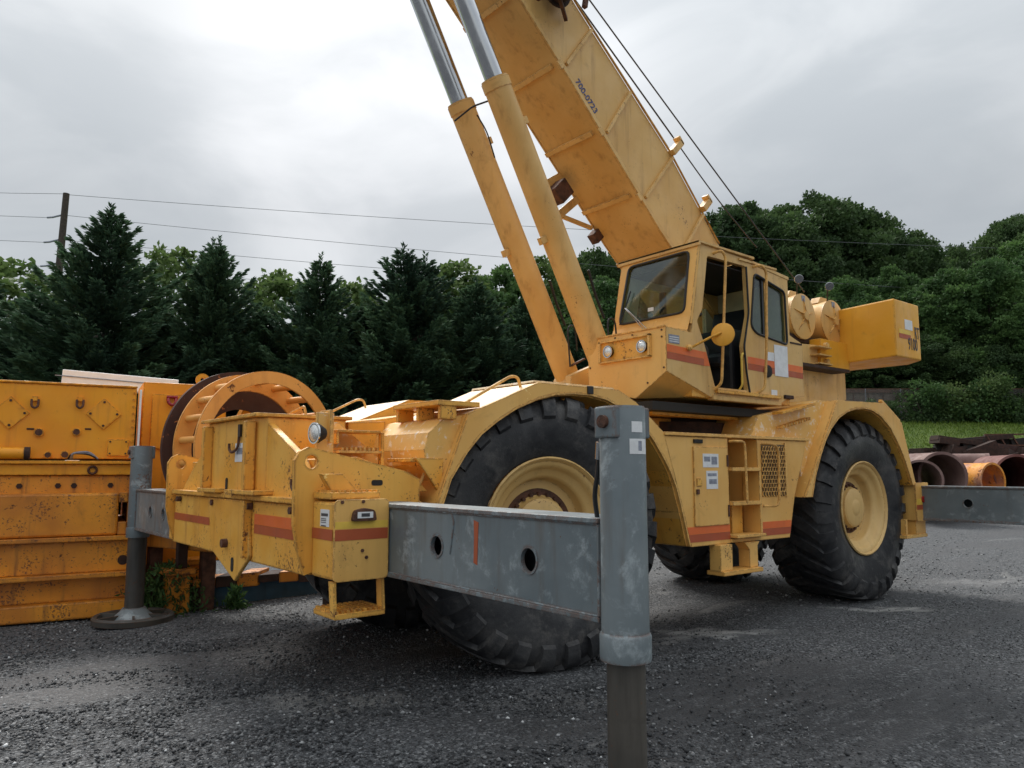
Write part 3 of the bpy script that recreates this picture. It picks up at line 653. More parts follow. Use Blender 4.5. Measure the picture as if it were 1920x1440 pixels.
for f, q in ((ff, lambda y: y), (ff2, mir)):
    tk = [(-3.49, 2.105), (-3.30, 2.06), (-3.17, 1.95), (-3.13, 1.82), (-3.15, 1.70), (-3.28, 1.58), (-3.30, 1.60), (-3.45, 1.80)]
    build('curved_cowl', MB().prism(tk, 'y', q(-4.98), q(-5.88)), YPL, f, .004)
    build('cowl_shelf', MB().prism([(-3.38, 2.165), (-3.22, 2.165), (-3.22, 2.205), (-3.62, 2.205), (-3.62, 2.165)], 'y', q(-4.93), q(-5.62)), YFR, f, .004)
    for yy in (-4.96, -5.28, -5.60): box('shelf_post', (-3.40, -3.25, *sorted((q(yy-.02), q(yy+.02))), 2.06, 2.165), YFR, f, .003)
    box('side_step', (-3.30, -3.02, *sorted((q(-5.35), q(-5.0))), 1.725, 1.755), YFR, f, .004)
    build('step_cheek', MB().prism([(-3.05, 1.755), (-3.30, 1.755), (-3.30, 1.45)], 'y', q(-5.0), q(-4.97)), YFR, f, .003)
    build('grab_rail', MB().tube(rnd([(-3.42, q(-5.03), 2.05), (-3.33, q(-5.03), 2.09), (-3.15, q(-5.03), 1.60), (-3.05, q(-5.03), 1.46), (-3.14, q(-5.0), 1.40)], .04), .014), YFD, f)
    build('grab_rail', MB().tube(rnd([(-3.50, q(-5.0), 2.16), (-3.52, q(-5.0), 2.20), (-4.03, q(-5.05), 2.46), (-4.11, q(-5.05), 2.46), (-4.14, q(-5.05), 2.37)], .04), .013), YFD, f, label='bent grab rail along the fender top')
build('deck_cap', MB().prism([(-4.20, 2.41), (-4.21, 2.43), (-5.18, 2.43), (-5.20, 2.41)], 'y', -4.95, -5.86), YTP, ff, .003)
box('rubber_pad', (-4.86, -4.79, -4.905, -4.885, 2.345, 2.415), BLK, ff, .004)
box('liner_seam', (-6.12, -6.04, -4.97, -5.8, 1.32, 1.345), YFR, ff, .002)
# rear deck over the rear fender
rd = build('rear_deck', MB().prism([(-7.45, 2.03), (-7.62, 2.28), (-8.95, 2.53), (-9.2, 2.53), (-8.5, 1.35), (-8.40, 2.03)], 'y', -5.02, -5.86), YPL, CR, .008)
build('deck_tread', MB().prism([(-7.9, 2.30), (-8.62, 2.44), (-8.62, 2.47), (-7.9, 2.33)], 'y', -4.88, -5.10), YFR, rd, .003)
for k in range(11): box('grip_tooth', (-8.58+k*.058, -8.56+k*.058, -5.015, -4.93, 2.20+.012*(10-k)-.06, 2.235+.012*(10-k)-.06), YFD, rd, 0)
build('fender_rail', MB().bar((-10.36, -4.93, 2.60), (-10.86, -4.93, 2.34), .05, .035), YFD, rf, .003)
# --- side lockers and ladder
sk = build('side_locker', MB().prism([(-5.84, 2.0), (-6.11, 1.25), (-6.22, .90), (-6.865, .90), (-6.865, 2.0)], 'y', -4.905, -5.92), YFD, CR, .006)
sr = build('side_locker', MB().prism([(-7.40, 2.0), (-7.40, .90), (-7.985, .90), (-8.12, 1.37), (-8.42, 2.0)], 'y', -4.905, -5.92), YFD, CR, .006, label='rear side locker with honeycomb grille')
box('recess_back', (-7.42, -6.85, -5.9, -5.40, .93, 2.0), DRK, CR, 0)
box('recess_shelf', (-7.30, -7.10, -5.40, -5.05, .95, 1.30), YFR, CR, .005)
box('cap_rail', (-8.45, -5.83, -5.92, -4.885, 2.003, 2.038), YFD, CR, .006)
box('sill', (-7.40, -6.865, -5.2, -4.895, .905, .945), YFD, CR, .005)
dr = box('locker_door', (-6.835, -6.27, -4.903, -4.888, 1.10, 1.90), YFD, sk, .004)
box('door_handle', (-6.33, -6.29, -4.887, -4.87, 1.42, 1.47), RST, dr, .003)
box('door_latch', (-6.38, -6.30, -4.8875, -4.878, 1.50, 1.58), YFR, dr, .003)
box('door_hinge', (-6.83, -6.81, -4.8875, -4.875, 1.70, 1.82), RST, dr, .002); box('door_hinge', (-6.83, -6.81, -4.8875, -4.875, 1.18, 1.30), RST, dr, .002)
box('paper_notice', (-6.67, -6.41, -4.8875, -4.885, 1.69, 1.83), PAP, dr, 0); box('paper_notice', (-6.65, -6.46, -4.8875, -4.885, 1.47, 1.655), PAP, dr, 0)
for (x0, x1, z0, z1) in ((-6.645, -6.55, 1.72, 1.80), (-6.53, -6.43, 1.75, 1.80), (-6.63, -6.48, 1.60, 1.63), (-6.63, -6.50, 1.52, 1.57)): box('notice_print', (x0, x1, -4.8848, -4.884, z0, z1), DEC, dr, 0)
box('rubber_bumper', (-6.42, -6.28, -4.903, -4.885, 1.935, 1.975), DRK, sk, .004)
for o_, x0, x1 in ((sk, -6.855, -6.195), (sr, -7.99, -7.41)):
    q = [(x0, .945), (x1, .945), (x1-.0 if o_ is sr else x1+.015, 1.02), (x0-.02 if o_ is sr else x0, 1.02)]
    build('stripe', MB().prism(q, 'y', -4.9045, -4.901), OR2, o_)
    q = [(x0-.02 if o_ is sr else x0, 1.022), (x1 if o_ is sr else x1+.015, 1.022), (x1 if o_ is sr else x1+.04, 1.095), (x0-.035 if o_ is sr else x0, 1.095)]
    build('stripe', MB().prism(q, 'y', -4.9045, -4.901), OR1, o_)
# honeycomb grille
gb = box('grille_back', (-7.93, -7.47, -4.912, -4.9015, 1.37, 1.95), MUD, sr, 0)
hx = MB(); R6 = .030; pitch_x = R6*math.sqrt(3); pitch_z = R6*1.5
for j in range(12):
    for i in range(9):
        cx = -7.49-i*pitch_x-(pitch_x/2 if j % 2 else 0); cz = 1.40+j*pitch_z
        pts = [(cx+R6*math.sin(math.pi/3*k), cz+R6*math.cos(math.pi/3*k)) for k in range(6)]
        for k in range(3):
            p, q = pts[k], pts[k+1]; hx.bar((p[0], -4.894, p[1]), (q[0], -4.894, q[1]), .010, .008, (0, 1, 0))
build('honeycomb_grille', hx, YFD, sr, kind='stuff')
box('grille_frame', (-7.96, -7.925, -4.903, -4.889, 1.36, 1.97), YFD, sr, .003)
# ladder
for z, y in ((1.67, -4.86), (1.31, -4.86)): box('ladder_rung', (-7.39, -6.87, y-.16, y, z-.02, z+.02), YFD, CR, .005)
box('ladder_rung', (-7.395, -6.87, -5.02, -4.82, .955, .985), YFD, CR, .005, label='bottom rung at the sill')
box('ladder_post', (-7.42, -7.385, -5.1, -4.88, .98, 1.69), YFD, CR, .004)
build('grab_rail', MB().tube(rnd([(-6.86, -4.88, 1.965), (-6.86, -4.80, 1.965), (-7.0, -4.80, 1.965), (-7.02, -4.80, 1.90), (-7.03, -4.80, 1.32)], .05), .014), YFD, CR)
build('grab_rail', MB().tube(rnd([(-7.45, -4.88, 1.95), (-7.47, -4.78, 1.95), (-7.58, -4.78, 1.93), (-7.62, -4.78, 1.85), (-7.60, -4.78, 1.33), (-7.56, -4.78, 1.27), (-7.44, -4.88, 1.27)], .05), .014), YFD, CR)
hs = build('hanging_step', MB().box(-7.28, -6.60, -5.02, -4.80, .592, .635), YFD, CR, .005)
box('step_leg', (-6.80, -6.60, -4.98, -4.84, .635, .90), YFD, CR, .005); build('step_leg', MB().prism([(-7.28, .635), (-7.13, .635), (-7.13, .82), (-7.05, .90), (-7.32, .90), (-7.28, .86)], 'y', -5.0, -4.86), YFD, CR, .005)
# --- rear bumper with lights
rb = build('rear_bumper', MB().box(-11.50, -11.12, -8.03, -4.875, .955, 1.465), YFD, CR, .012)
build('rear_end_cover', MB().prism(rpoly([(-11.11, .95), (-11.51, .95), (-11.51, 1.485), (-11.11, 1.485)], .03), 'y', -4.873, -4.86), YFD, rb, .003)
box('stripe', (-11.50, -11.12, -4.8595, -4.857, 1.11, 1.175), OR2, rb, 0); box('stripe', (-11.50, -11.12, -4.8595, -4.857, 1.178, 1.26), YLS, rb, 0)
build('tail_lamp', MB().cyl((-11.31, -4.857, 1.25), (-11.31, -4.83, 1.25), .045, seg=16), REDL, rb)
box('rear_step', (-11.45, -10.80, -5.15, -4.88, .725, .77), YFD, rb, .005); box('step_hanger', (-10.90, -10.84, -5.15, -4.9, .77, .985), YFD, rb, .003); box('step_hanger', (-11.45, -11.15, -5.15, -4.9, .77, .953), YFD, rb, .003)
# --- outriggers
def holed_plate(x, y0, y1, z0, z1, holes, th, nseg=24):
    """plate at x spanning y,z with round holes"""
    bm = bmesh.new(); loops = [[(y0, z0), (y1, z0), (y1, z1), (y0, z1)]] + [[(cy+r*math.cos(2*math.pi*i/nseg), cz+r*math.sin(2*math.pi*i/nseg)) for i in range(nseg)] for cy, cz, r in holes]
    ed = []
    for q in loops:
        vs = [bm.verts.new((x, p[0], p[1])) for p in q]; ed += [bm.edges.new((vs[i], vs[(i+1) % len(vs)])) for i in range(len(vs))]
    bmesh.ops.triangle_fill(bm, use_beauty=True, edges=ed); bm.verts.index_update()
    V = [tuple(v.co) for v in bm.verts]; F = [tuple(v.index for v in f.verts) for f in bm.faces]; bm.free(); mb = MB()
    mb.add(V, F).add([(p[0]-th, p[1], p[2]) for p in V], [f[::-1] for f in F])
    for q in loops:
        n = len(q); mb.add([(x, *p) for p in q]+[(x-th, *p) for p in q], [(i, (i+1) % n, n+(i+1) % n, n+i) for i in range(n)])
    return mb
def outrigger(x, side, yj, zt, padz, holes, label, rod_r=.088, jtop=1.965, collar=.80, k=1.0, jo=.058):
    """x: front face of the beam, yj: jack axis"""
    ya = (-4.57 if x > -5 else -4.87) if side > 0 else -8.33
    o = thing('outrigger', (x-.13, yj, padz), None, None, parent=CR); o['label'] = label
    y0, y1 = sorted((ya-.6*side, yj-.10*side))
    bm_ = build('beam', holed_plate(x, y0, y1, .985, 1.415, holes, .012), GAL, o)
    build('beam', MB().box(x-.25, x-.24, y0, y1, .985, 1.415), GAL, o, 0)
    box('top_flange', (x-.265, x+.014, y0, y1, 1.416, 1.44), GAL, o, .004); box('bottom_flange', (x-.265, x+.014, y0, y1, .96, .984), GAL, o, .004)
    for cy, cz, r in holes: build('hole_rim', MB().pipe((x-.02, cy, cz), (x+.006, cy, cz), r*.93, r*1.12), GAL, bm_)
    jx = x-jo
    for zz in (1.412, .988): build('weld_bead', MB().tube([(x+.003, y0+.01, zz), (x+.003, y1-.01, zz)], .006, 6), GAL, o)
    build('weld_bead', MB().tube([(x+.004, yj-.105*side, .99), (x+.004, yj-.105*side, 1.41)], .009, 6), GAL, o)
    j = build('jack_cylinder', MB().rev((jx, yj, collar), (0, 0, 1), [(.085*k, 0), (.116*k, .004), (.119*k, .02), (.119*k, .115), (.115*k, .125), (.110*k, .13), (.108*k, jtop-collar-.012), (.104*k, jtop-collar)], 48), GAL, o)
    for z in (1.0, 1.40): box('gusset', (jx-.07, jx+.055, *sorted((yj-.13*side, yj-.09*side)), z-.012, z+.012), GAL, o, .003)
    box('weld_plate', (jx-.13, jx+.052, *sorted((yj-.135*side, yj-.12*side)), .985, 1.415), GAL, o, .004)
    box('pin_boss', (jx+.02, jx+.122*k, yj-.065, yj+.065, jtop-.15, jtop-.004), GAL, o, .008)
    box('pin_boss', (jx-.122*k, jx-.08, yj-.065, yj+.065, jtop-.15, jtop-.004), GAL, o, .008)
    build('pin', MB().cyl((jx+.122*k, yj, jtop-.075), (jx+.142*k, yj, jtop-.075), .030, seg=20), RST, o)
    build('jack_rod', MB().cyl((jx, yj, padz+.12), (jx, yj, collar+.01), rod_r, seg=40), STL, o)
    build('float_pad', MB().rev((jx, yj, padz), (0, 0, 1), [(.40, 0), (.44, .01), (.445, .07), (.42, .095), (.385, .085), (.37, .05), (.2, .045), (.15, .05)], 48), STL, o)
    build('pad_cone', MB().rev((jx, yj, padz), (0, 0, 1), [(.24, .05), (.15, .13), (.125, .17)], 32), GAL if side < 0 else STL, o)
    for k in range(6):
        an = k*math.pi/3+.3; c_, s_ = math.cos(an), math.sin(an)
        build('pad_rib', MB().obox((jx+c_*.25, yj+s_*.25, padz+.07), (c_, s_, 0), (-s_, c_, 0), (0, 0, 1), .16, .012, .03), STL, o)
    return o
on = outrigger(-2.605, 1, -2.49, 1.44, 0.0, [(-3.985, 1.205, .065), (-3.11, 1.20, .066)], 'near front outrigger with grey round jack')
def wrapped(name, jx, yj, r, a0, a1, z0, z1, mat, parent):
    V = []; n = 8
    for k in range(n+1):
        an = math.radians(a0+(a1-a0)*k/n)
        V += [(jx+math.cos(an)*r, yj+math.sin(an)*r, z0), (jx+math.cos(an)*r, yj+math.sin(an)*r, z1)]
    return build(name, MB().add(V, [(2*k, 2*k+2, 2*k+3, 2*k+1) for k in range(n)], True), mat, parent)
wrapped('paper_notice', -2.663, -2.49,   .1095, 66, 100, 1.84, 1.89, PAP, on); wrapped('paper_notice', -2.663, -2.49, .1100, 60, 118, 1.74, 1.81, PAP, on)
wrapped('notice_print', -2.663, -2.49, .1104, 84, 96, 1.755, 1.80, DEC, on)
build('hydraulic_hose', MB().tube(rnd([(-2.66, -2.66, 1.44), (-2.64, -2.66, 1.55), (-2.64, -2.63, 1.66), (-2.62, -2.60, 1.80), (-2.64, -2.57, 1.84)], .05), .012), BLK, on)
build('hose_fitting', MB().cyl((-2.632, -2.622, 1.72), (-2.622, -2.605, 1.80), .016, seg=10), CHR, on)
build('paint_mark', MB().prism([(-3.60, 1.14), (-3.565, 1.13), (-3.56, 1.26), (-3.555, 1.37), (-3.60, 1.38), (-3.595, 1.28)], 'x', -2.6045, -2.602), OR2, on)
build('weld_seam', MB().tube(rnd([(-2.603, -3.83, 1.415), (-2.603, -3.80, 1.36), (-2.603, -3.84, 1.17)], .02), .006), GAL, on)
of = outrigger(-2.24, -1, -10.02, 1.44, -.12, [(-9.25, 1.2, .062), (-8.72, 1.2, .062)], 'far front outrigger standing on its round pad', .105, 1.95, .86, 1.1)
outrigger(-11.30, 1, -2.65, 1.44, 0.0, [(-4.27, 1.215, .06)], 'near rear outrigger reaching out of the picture')
# --- wheels
def wheel(cx, yo, face, steer=0.0):
    """yo: y of the outer sidewall; face +1 looks towards +y"""
    R = 1.187; W = .86; cz = 1.165
    o = thing('wheel', (cx, yo-face*W/2, 0), None, None, parent=CR)
    def Y(h): return yo-face*h                        # h: depth from the outer sidewall plane
    prof = [(.60, .10), (.62, .045), (.70, .008), (.80, -.02), (.90, -.022), (1.0, .0), (1.06, .035), (1.11, .075), (1.138, .14), (1.145, .25), (1.148, W/2)]
    prof = prof + [(r, W-h) for r, h in prof[::-1][1:]]
    mb = MB(); n = 120; m = len(prof); V = []
    for i in range(n):
        an = 2*math.pi*i/n
        for r, h in prof: V.append((cx+r*math.sin(an), Y(h), cz+r*math.cos(an)))
    mb.add(V, [(i*m+k, i*m+k+1, ((i+1) % n)*m+k+1, ((i+1) % n)*m+k) for i in range(n) for k in range(m-1)], True)
    # lugs: from the middle out over the shoulder and down the wall
    path = [(W/2+.02, 1.148, R), (.33, 1.148, R), (.20, 1.145, R-.004), (.115, 1.13, R-.018), (.065, 1.10, 1.150), (.020, 1.04, 1.10), (-.008, .99, 1.035), (-.024, .94, .965)]
    nl = 27
    for s_ in (0, 1):
        for i in range(nl):
            a0 = 2*math.pi*(i+.5*s_)/nl
            V = []; k = len(path)
            for q, (h, rb_, rt) in enumerate(path):
                u = q/(k-1); hh = h if s_ == 0 else W-h
                a_ = a0+face*(.22*min(1, q/4)+.05*u)*(1 if s_ == 0 else 1)
                wd = 2*math.pi/nl*(.31-.03*u)
                hn = -.016 if q > 4 else 0
                for da, r, ex in ((-wd*1.08, rb_-.015, .02), (-wd*.9, rt, hn), (wd*.9, rt, hn), (wd*1.08, rb_-.015, .02)):
                    e_ = ex if q > 3 else 0; h2 = hh+(e_ if s_ == 0 else -e_)
                    V.append((cx+r*math.sin(a_+da), Y(h2), cz+r*math.cos(a_+da)))
            F = []
            for q in range(k-1):
                for j in range(3): F.append((q*4+j, q*4+j+1, q*4+5+j, q*4+4+j))
            F += [(0, 1, 2, 3), ((k-1)*4+3, (k-1)*4+2, (k-1)*4+1, (k-1)*4)]
            mb.add(V, F)
    # flat where it stands, bulging beside
    nv = []
    for x, y, z in mb.v:
        low = max(0, 1-z/.62); rr = math.hypot(x-cx, z-cz)
        if low > 0 and rr > .6: y += face*(.12*low*low)*(1 if (y-(yo-face*W/2))*face > 0 else -1)*1.0
        nv.append((x+(x-cx)*.03*low, y, max(z, .002+.0*x)))
    mb.v = nv
    build('tyre', mb, TYR, o)
    rim = [(.56, .14), (.585, .06), (.612, .045), (.615, .03), (.60, .018), (.585, .03), (.575, .05), (.55, .055), (.525, .075), (.515, .10), (.50, .12), (.46, .135), (.435, .16), (.43, .20), (.425, .29), (.41, .33), (.36, .345), (.30, .345)]
    build('bolt_ring', MB().rev((cx, Y(0), cz), (0, -face, 0), [(.272, .243), (.34, .258)], 48, False), RST, o)
    sh_ = lambda pl: [(r_, h_ if h_ < .16 else .16+(h_-.16)*.55) for r_, h_ in pl]; rim = sh_(rim)
    build('rim', MB().rev((cx, Y(0), cz), (0, -face, 0), rim, 72, False), RIM, o)
    hub = [(.32, .35), (.30, .33), (.285, .32), (.26, .315), (.255, .25), (.235, .225), (.225, .215), (.12, .205), (.10, .20), (.09, .185), (.03, .18), (.001, .18)]
    hub = [(r_, .16+(h_-.16)*.55-(.03 if r_ < .27 else 0)) for r_, h_ in hub]
    build('hub', MB().rev((cx, Y(0), cz), (0, -face, 0), hub, 48, False), RIM, o)
    nt_ = MB()
    for k in range(22):
        an = 2*math.pi*k/22; p = Vector((cx+.292*math.sin(an), Y(.246), cz+.292*math.cos(an)))
        nt_.cyl(p, p+Vector((0, face*.035, 0)), .018, seg=6)
    build('lug_nuts', nt_, RST, o, kind='stuff')
    o.rotation_euler = (0, 0, steer)
    build('valve_stem', MB().tube([(cx+.40, Y(.30), cz+.1), (cx+.42, Y(.24), cz+.12)], .01, 6), RST, o)
    return o
for cx, yo, st_a in ((-4.46, -4.90, math.radians(-12)), (-9.97, -4.985, 0)):
    wheel(cx, yo, 1, st_a)
    wheel(cx, mir(yo), -1, st_a)
# --- superstructure
sp_ = build('superstructure', MB().prism([(-8.32, 2.26), (-8.32, 3.30), (-10.55, 3.42), (-10.55, 2.66), (-9.9, 2.42)], 'y', mir(-5.5), -5.5).prism([(-5.95, 2.26), (-5.95, 2.44), (-8.32, 2.44), (-8.32, 2.26)], 'y', mir(-5.6), -5.6).prism([(-6.0, 2.44), (-6.0, 2.75), (-6.5, 2.95), (-8.32, 3.1), (-8.32, 2.44)], 'y', -6.50, -6.40), YBM, CR, .01)
build('turntable', MB().rev((-7.4, YC, 1.95), (0, 0, 1), [(.95, 0), (.95, .10), (1.02, .10), (1.02, .26), (.9, .26), (.9, .45)], 64), RSD, CR)
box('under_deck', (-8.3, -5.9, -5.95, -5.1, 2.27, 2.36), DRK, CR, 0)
build('deck_beam', MB().bar((-6.1, -5.35, 2.29), (-8.0, -5.35, 2.29), .14, .10), YFR, CR, .005); build('deck_beam', MB().bar((-5.9, -5.8, 2.20), (-8.2, -5.75, 2.20), .16, .10), YFR, CR, .005)
for z in (3.10, 3.22, 3.33): box('hinge_plate', (-9.95, -9.62, -5.51, -5.36, z-.01, z+.01), YBM, CR, .003)
for z in (3.37, 3.14):
    build('hinge_pin', MB().cyl((-9.92, -5.5, z), (-9.92, -5.40, z), .045, seg=16).cyl((-9.92, -5.40, z), (-9.92, -5.392, z), .03, seg=16), YBM, CR)
box('weight_arm', (-10.6, -9.82, -5.62, -5.45, 3.05, 3.47), YCW, CR, .008)
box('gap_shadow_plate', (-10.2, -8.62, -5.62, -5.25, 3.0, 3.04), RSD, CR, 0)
# --- cab
CY = -5.0
sill_z = 2.53
cabp = [(-6.01, -6.12), (-6.01, CY), (-8.57, CY), (-8.57, -6.12)]
cab = thing('cab', (-7.3, -5.55, 2.43), 'yellow operator cab with its door slid open', None, parent=CR)
# front nose with bevelled lower corner
nose = MB(); yL = -6.12
pts = [(-6.01, yL, 2.55), (-6.01, -5.42, 2.41), (-6.01, CY, 2.66), (-6.01, CY, 3.12), (-6.01, yL, 3.12),
       (-6.75, yL, 2.50), (-6.75, -5.42, 2.41), (-6.72, CY, 2.44), (-6.42, CY, 3.28), (-6.42, yL, 3.28), (-6.36, CY, 3.12), (-6.36, yL, 3.12), (-6.9, CY, 2.55)]
nose.add(pts, [(0, 1, 2, 3, 4), (1, 6, 7, 2), (0, 5, 6, 1), (2, 7, 10, 3), (4, 3, 10, 11), (11, 10, 8, 9), (0, 4, 11, 5)])
build('nose_panel', nose, YFD, cab)
# recessed lamp pocket
box('lamp_pocket', (-6.018, -6.004, -5.92, -5.20, 2.84, 3.06), YFR, cab, .002)
for a_, b_, c_, d_ in ((-5.93, -5.90, 2.83, 3.07), (-5.22, -5.19, 2.83, 3.07), (-5.93, -5.19, 3.05, 3.075), (-5.93, -5.19, 2.825, 2.845)): box('pocket_edge', (-6.012, -5.975, a_, b_, c_, d_), YFD, cab, .003)
for y in (-5.775, -5.29): lamp(Vector((-5.975, y, 2.945)), (1, 0, 0), .062, cab)
for y, z in ((-6.08, 3.09), (-5.7, 3.09), (-5.05, 3.09), (-5.03, 2.70), (-5.25, 2.56), (-6.09, 2.8), (-5.05, 3.02), (-5.45, 3.09)): build('screw', MB().cyl((-6.01, y, z), (-6.003, y, z), .011, seg=8), RST, cab)
box('nose_lip', (-6.02, -5.998, -6.13, -4.995, 3.118, 3.135), YFD, cab, .002)
# side shell with openings
def side_plate(outer, holes, y0, y1, mat, name):
    bm = bmesh.new(); ed = []; loops = [outer]+holes
    for q in loops:
        vs = [bm.verts.new((p[0], y0, p[1])) for p in q]; ed += [bm.edges.new((vs[i], vs[(i+1) % len(vs)])) for i in range(len(vs))]
    bmesh.ops.triangle_fill(bm, use_beauty=True, edges=ed); bm.verts.index_update()
    V = [tuple(v.co) for v in bm.verts]; F = [tuple(v.index for v in f.verts) for f in bm.faces]; bm.free(); mb = MB()
    mb.add(V, F).add([(p[0], y1, p[2]) for p in V], [f[::-1] for f in F])
    for q in loops:
        n = len(q); mb.add([(p[0], y0, p[1]) for p in q]+[(p[0], y1, p[1]) for p in q], [(i, (i+1) % n, n+(i+1) % n, n+i) for i in range(n)])
    return build(name, mb, mat, cab)
door_open = rpoly([(-6.73, 3.985), (-7.44, 3.985), (-7.46, 3.42), (-7.34, 3.05), (-7.40, 2.55), (-6.80, 2.55), (-6.66, 2.95), (-6.52, 3.24), (-6.62, 3.38)], .03)
wnd = rpoly([(-7.60, 3.93), (-8.22, 3.80), (-8.24, 3.155), (-7.60, 3.225), (-7.50, 3.30)], .06)
shell = [(-6.42, 3.10), (-6.015, 3.112), (-6.015, 2.665), (-6.72, 2.44), (-8.0, 2.42), (-8.25, 2.52), (-8.57, 2.55), (-8.57, 3.20), (-8.30, 3.28), (-8.30, 3.965), (-7.55, 4.03), (-7.53, 4.075), (-6.62, 4.10), (-6.46, 3.28)]
side_plate(shell, [door_open, wnd], CY+.002, CY-.05, YBM, 'near_side')
wl = rpoly([(-6.85, 3.85), (-8.1, 3.85), (-8.1, 3.20), (-6.70, 3.20)], .08)
side_plate([(-6.42, 3.10), (-6.72, 2.48), (-8.3, 2.48), (-8.30, 3.965), (-7.53, 4.075), (-6.62, 4.10)], [wl], -6.06, -6.12, CRM, 'far_side')
build('roof', MB().prism([(-6.56, 4.10), (-6.56, 4.125), (-7.58, 4.115), (-7.58, 4.085)], 'y', -6.16, -4.97), YBM, cab, .004)
build('roof', MB().prism([(-7.56, 4.03), (-7.56, 4.075), (-8.32, 4.0), (-8.32, 3.96)], 'y', -6.14, -4.99), YBM, cab, .004, label='lower rear roof panel')
build('roof_edge', MB().box(-6.585, -6.56, -6.16, -4.965, 4.07, 4.125), YBM, cab, .003)
box('roof_lining', (-8.25, -6.66, -6.05, -5.06, 3.935, 3.95), DRK, cab, 0)
box('rear_wall', (-8.31, -8.28, -6.12, -5.05, 2.5, 3.95), CRM, cab, 0)
box('cab_floor', (-8.3, -6.45, -6.1, -5.03, 2.43, 2.54), YFR, cab, .004)
box('floor_sill', (-8.02, -6.80, -5.04, -4.96, 2.485, 2.525), YFR, cab, .004)
box('running_board', (-8.05, -6.75, -5.06, -4.985, 2.41, 2.46), YBM, cab, .004)
# windscreen: plane from x=-6.42,z=3.28 up to x=-6.60,z=4.08
def ws(y, z, o_=0.): return (-6.42-(z-3.28)*.2 + o_, y, z)
frame_o = [(-6.12, 3.20), (-5.0, 3.20), (-5.0, 4.09), (-6.12, 4.09)]; frame_i = rpoly([(-6.03, 3.335), (-5.09, 3.335), (-5.11, 4.035), (-5.99, 4.035)], .07)
bm = bmesh.new(); ed = []
for q in (frame_o, frame_i):
    vs = [bm.verts.new((0, p[0], p[1])) for p in q]; ed += [bm.edges.new((vs[i], vs[(i+1) % len(vs)])) for i in range(len(vs))]
bmesh.ops.triangle_fill(bm, use_beauty=True, edges=ed); bm.verts.index_update()
V = [v.co.copy() for v in bm.verts]; F = [tuple(v.index for v in f.verts) for f in bm.faces]; bm.free()
mb = MB().add([ws(p.y, p.z) for p in V], F).add([ws(p.y, p.z, -.05) for p in V], [f[::-1] for f in F])
for q in (frame_o, frame_i):
    n = len(q); mb.add([ws(*p) for p in q]+[ws(*p, -.05) for p in q], [(i, (i+1) % n, n+(i+1) % n, n+i) for i in range(n)])
build('windscreen_frame', mb, YFD, cab)
build('windscreen', MB().add([ws(*p, -.012) for p in frame_i]+[ws(*p, -.018) for p in frame_i], [tuple(range(len(frame_i))), tuple(range(2*len(frame_i)-1, len(frame_i)-1, -1))]), GLS, cab)
build('windscreen_seal', MB().tube([ws(*p, .004) for p in frame_i+frame_i[:1]], .014, 6), BLK, cab)
build('window', MB().add([(p[0], CY-.02, p[1]) for p in wnd]+[(p[0], CY-.026, p[1]) for p in wnd], [tuple(range(len(wnd))), tuple(range(2*len(wnd)-1, len(wnd)-1, -1))]), GLS, cab)
build('window_seal', MB().tube([(p[0], CY+.006, p[1]) for p in wnd+wnd[:1]], .014, 6), BLK, cab)
box('window_bar', (-7.79, -7.76, CY-.03, CY-.006, 3.2, 3.9), BLK, cab, 0); box('window_bar', (-7.87, -7.82, CY-.034, CY-.01, 3.2, 3.88), YFD, cab, 0)
build('window', MB().prism(wl, 'y', -6.09, -6.096), GLS, cab, label='far side window')
box('window_bar', (-7.30, -7.25, -6.12, -6.05, 3.2, 3.85), DRK, cab, 0)
box('paper_notice', (-6.462, -6.458, -5.62, -5.54, 3.43, 3.47), PAP, cab, 0)
for dy in (0, .05):
    build('wiper', MB().tube([ws(-5.62+dy, 3.22, .03), ws(-5.95+dy*.3, 3.52, .03)], .006, 6), CHR, cab)
build('wiper_blade', MB().bar(ws(-6.01, 3.33, .018), ws(-5.90, 3.72, .018), .012, .012), BLK, cab)
build('wiper_motor', MB().box(-6.44, -6.37, -5.66, -5.56, 3.17, 3.22), CHR, cab, .005)
# door edge, jamb and interior
build('door_edge', MB().tube(rnd([(-7.44, CY+.01, 3.98), (-7.46, CY+.01, 3.45), (-7.35, CY+.01, 3.05), (-7.38, CY+.01, 2.75), (-7.43, CY+.01, 2.52)], .05), .012, 6), BLK, cab)
box('door_track', (-8.05, -7.3, CY+.002, CY+.02, 4.035, 4.06), YBM, cab, .003); box('door_latch', (-8.30, -8.12, CY-.04, CY+.03, 2.50, 2.545), RSD, cab, .008)
st_ = build('seat', MB().box(-7.95, -7.35, -5.85, -5.30, 2.85, 3.02), SEAT, cab, .05)
build('seat_back', MB().prism([(-7.85, 2.98), (-7.75, 2.98), (-7.92, 3.62), (-8.05, 3.60)], 'y', -5.82, -5.32), SEAT, st_, .03)
build('seat_base', MB().box(-7.85, -7.45, -5.75, -5.40, 2.54, 2.85), DRK, st_, .02)
build('console', MB().prism([(-6.55, 2.54), (-6.55, 3.15), (-6.72, 3.22), (-7.0, 3.02), (-7.0, 2.54)], 'y', -6.04, -5.20), DRK, cab, .03)
build('steering_wheel', MB().rev((-6.93, -5.55, 3.28), (.5, 0, .85), [(.19, -.012), (.203, 0), (.19, .012), (.177, 0), (.19, -.012)], 28, False).bar((-6.93, -5.55, 3.27), (-6.75, -5.55, 2.98), .05, .05), SEAT, cab)
build('control_lever', MB().tube([(-6.62, -5.12, 3.28), (-6.70, -5.1, 3.34)], .012, 6).rev((-6.71, -5.1, 3.35), (0, 0, 1), [(.001, -.03), (.024, -.01), (.024, .01), (.001, .03)], 10), BLK, cab)
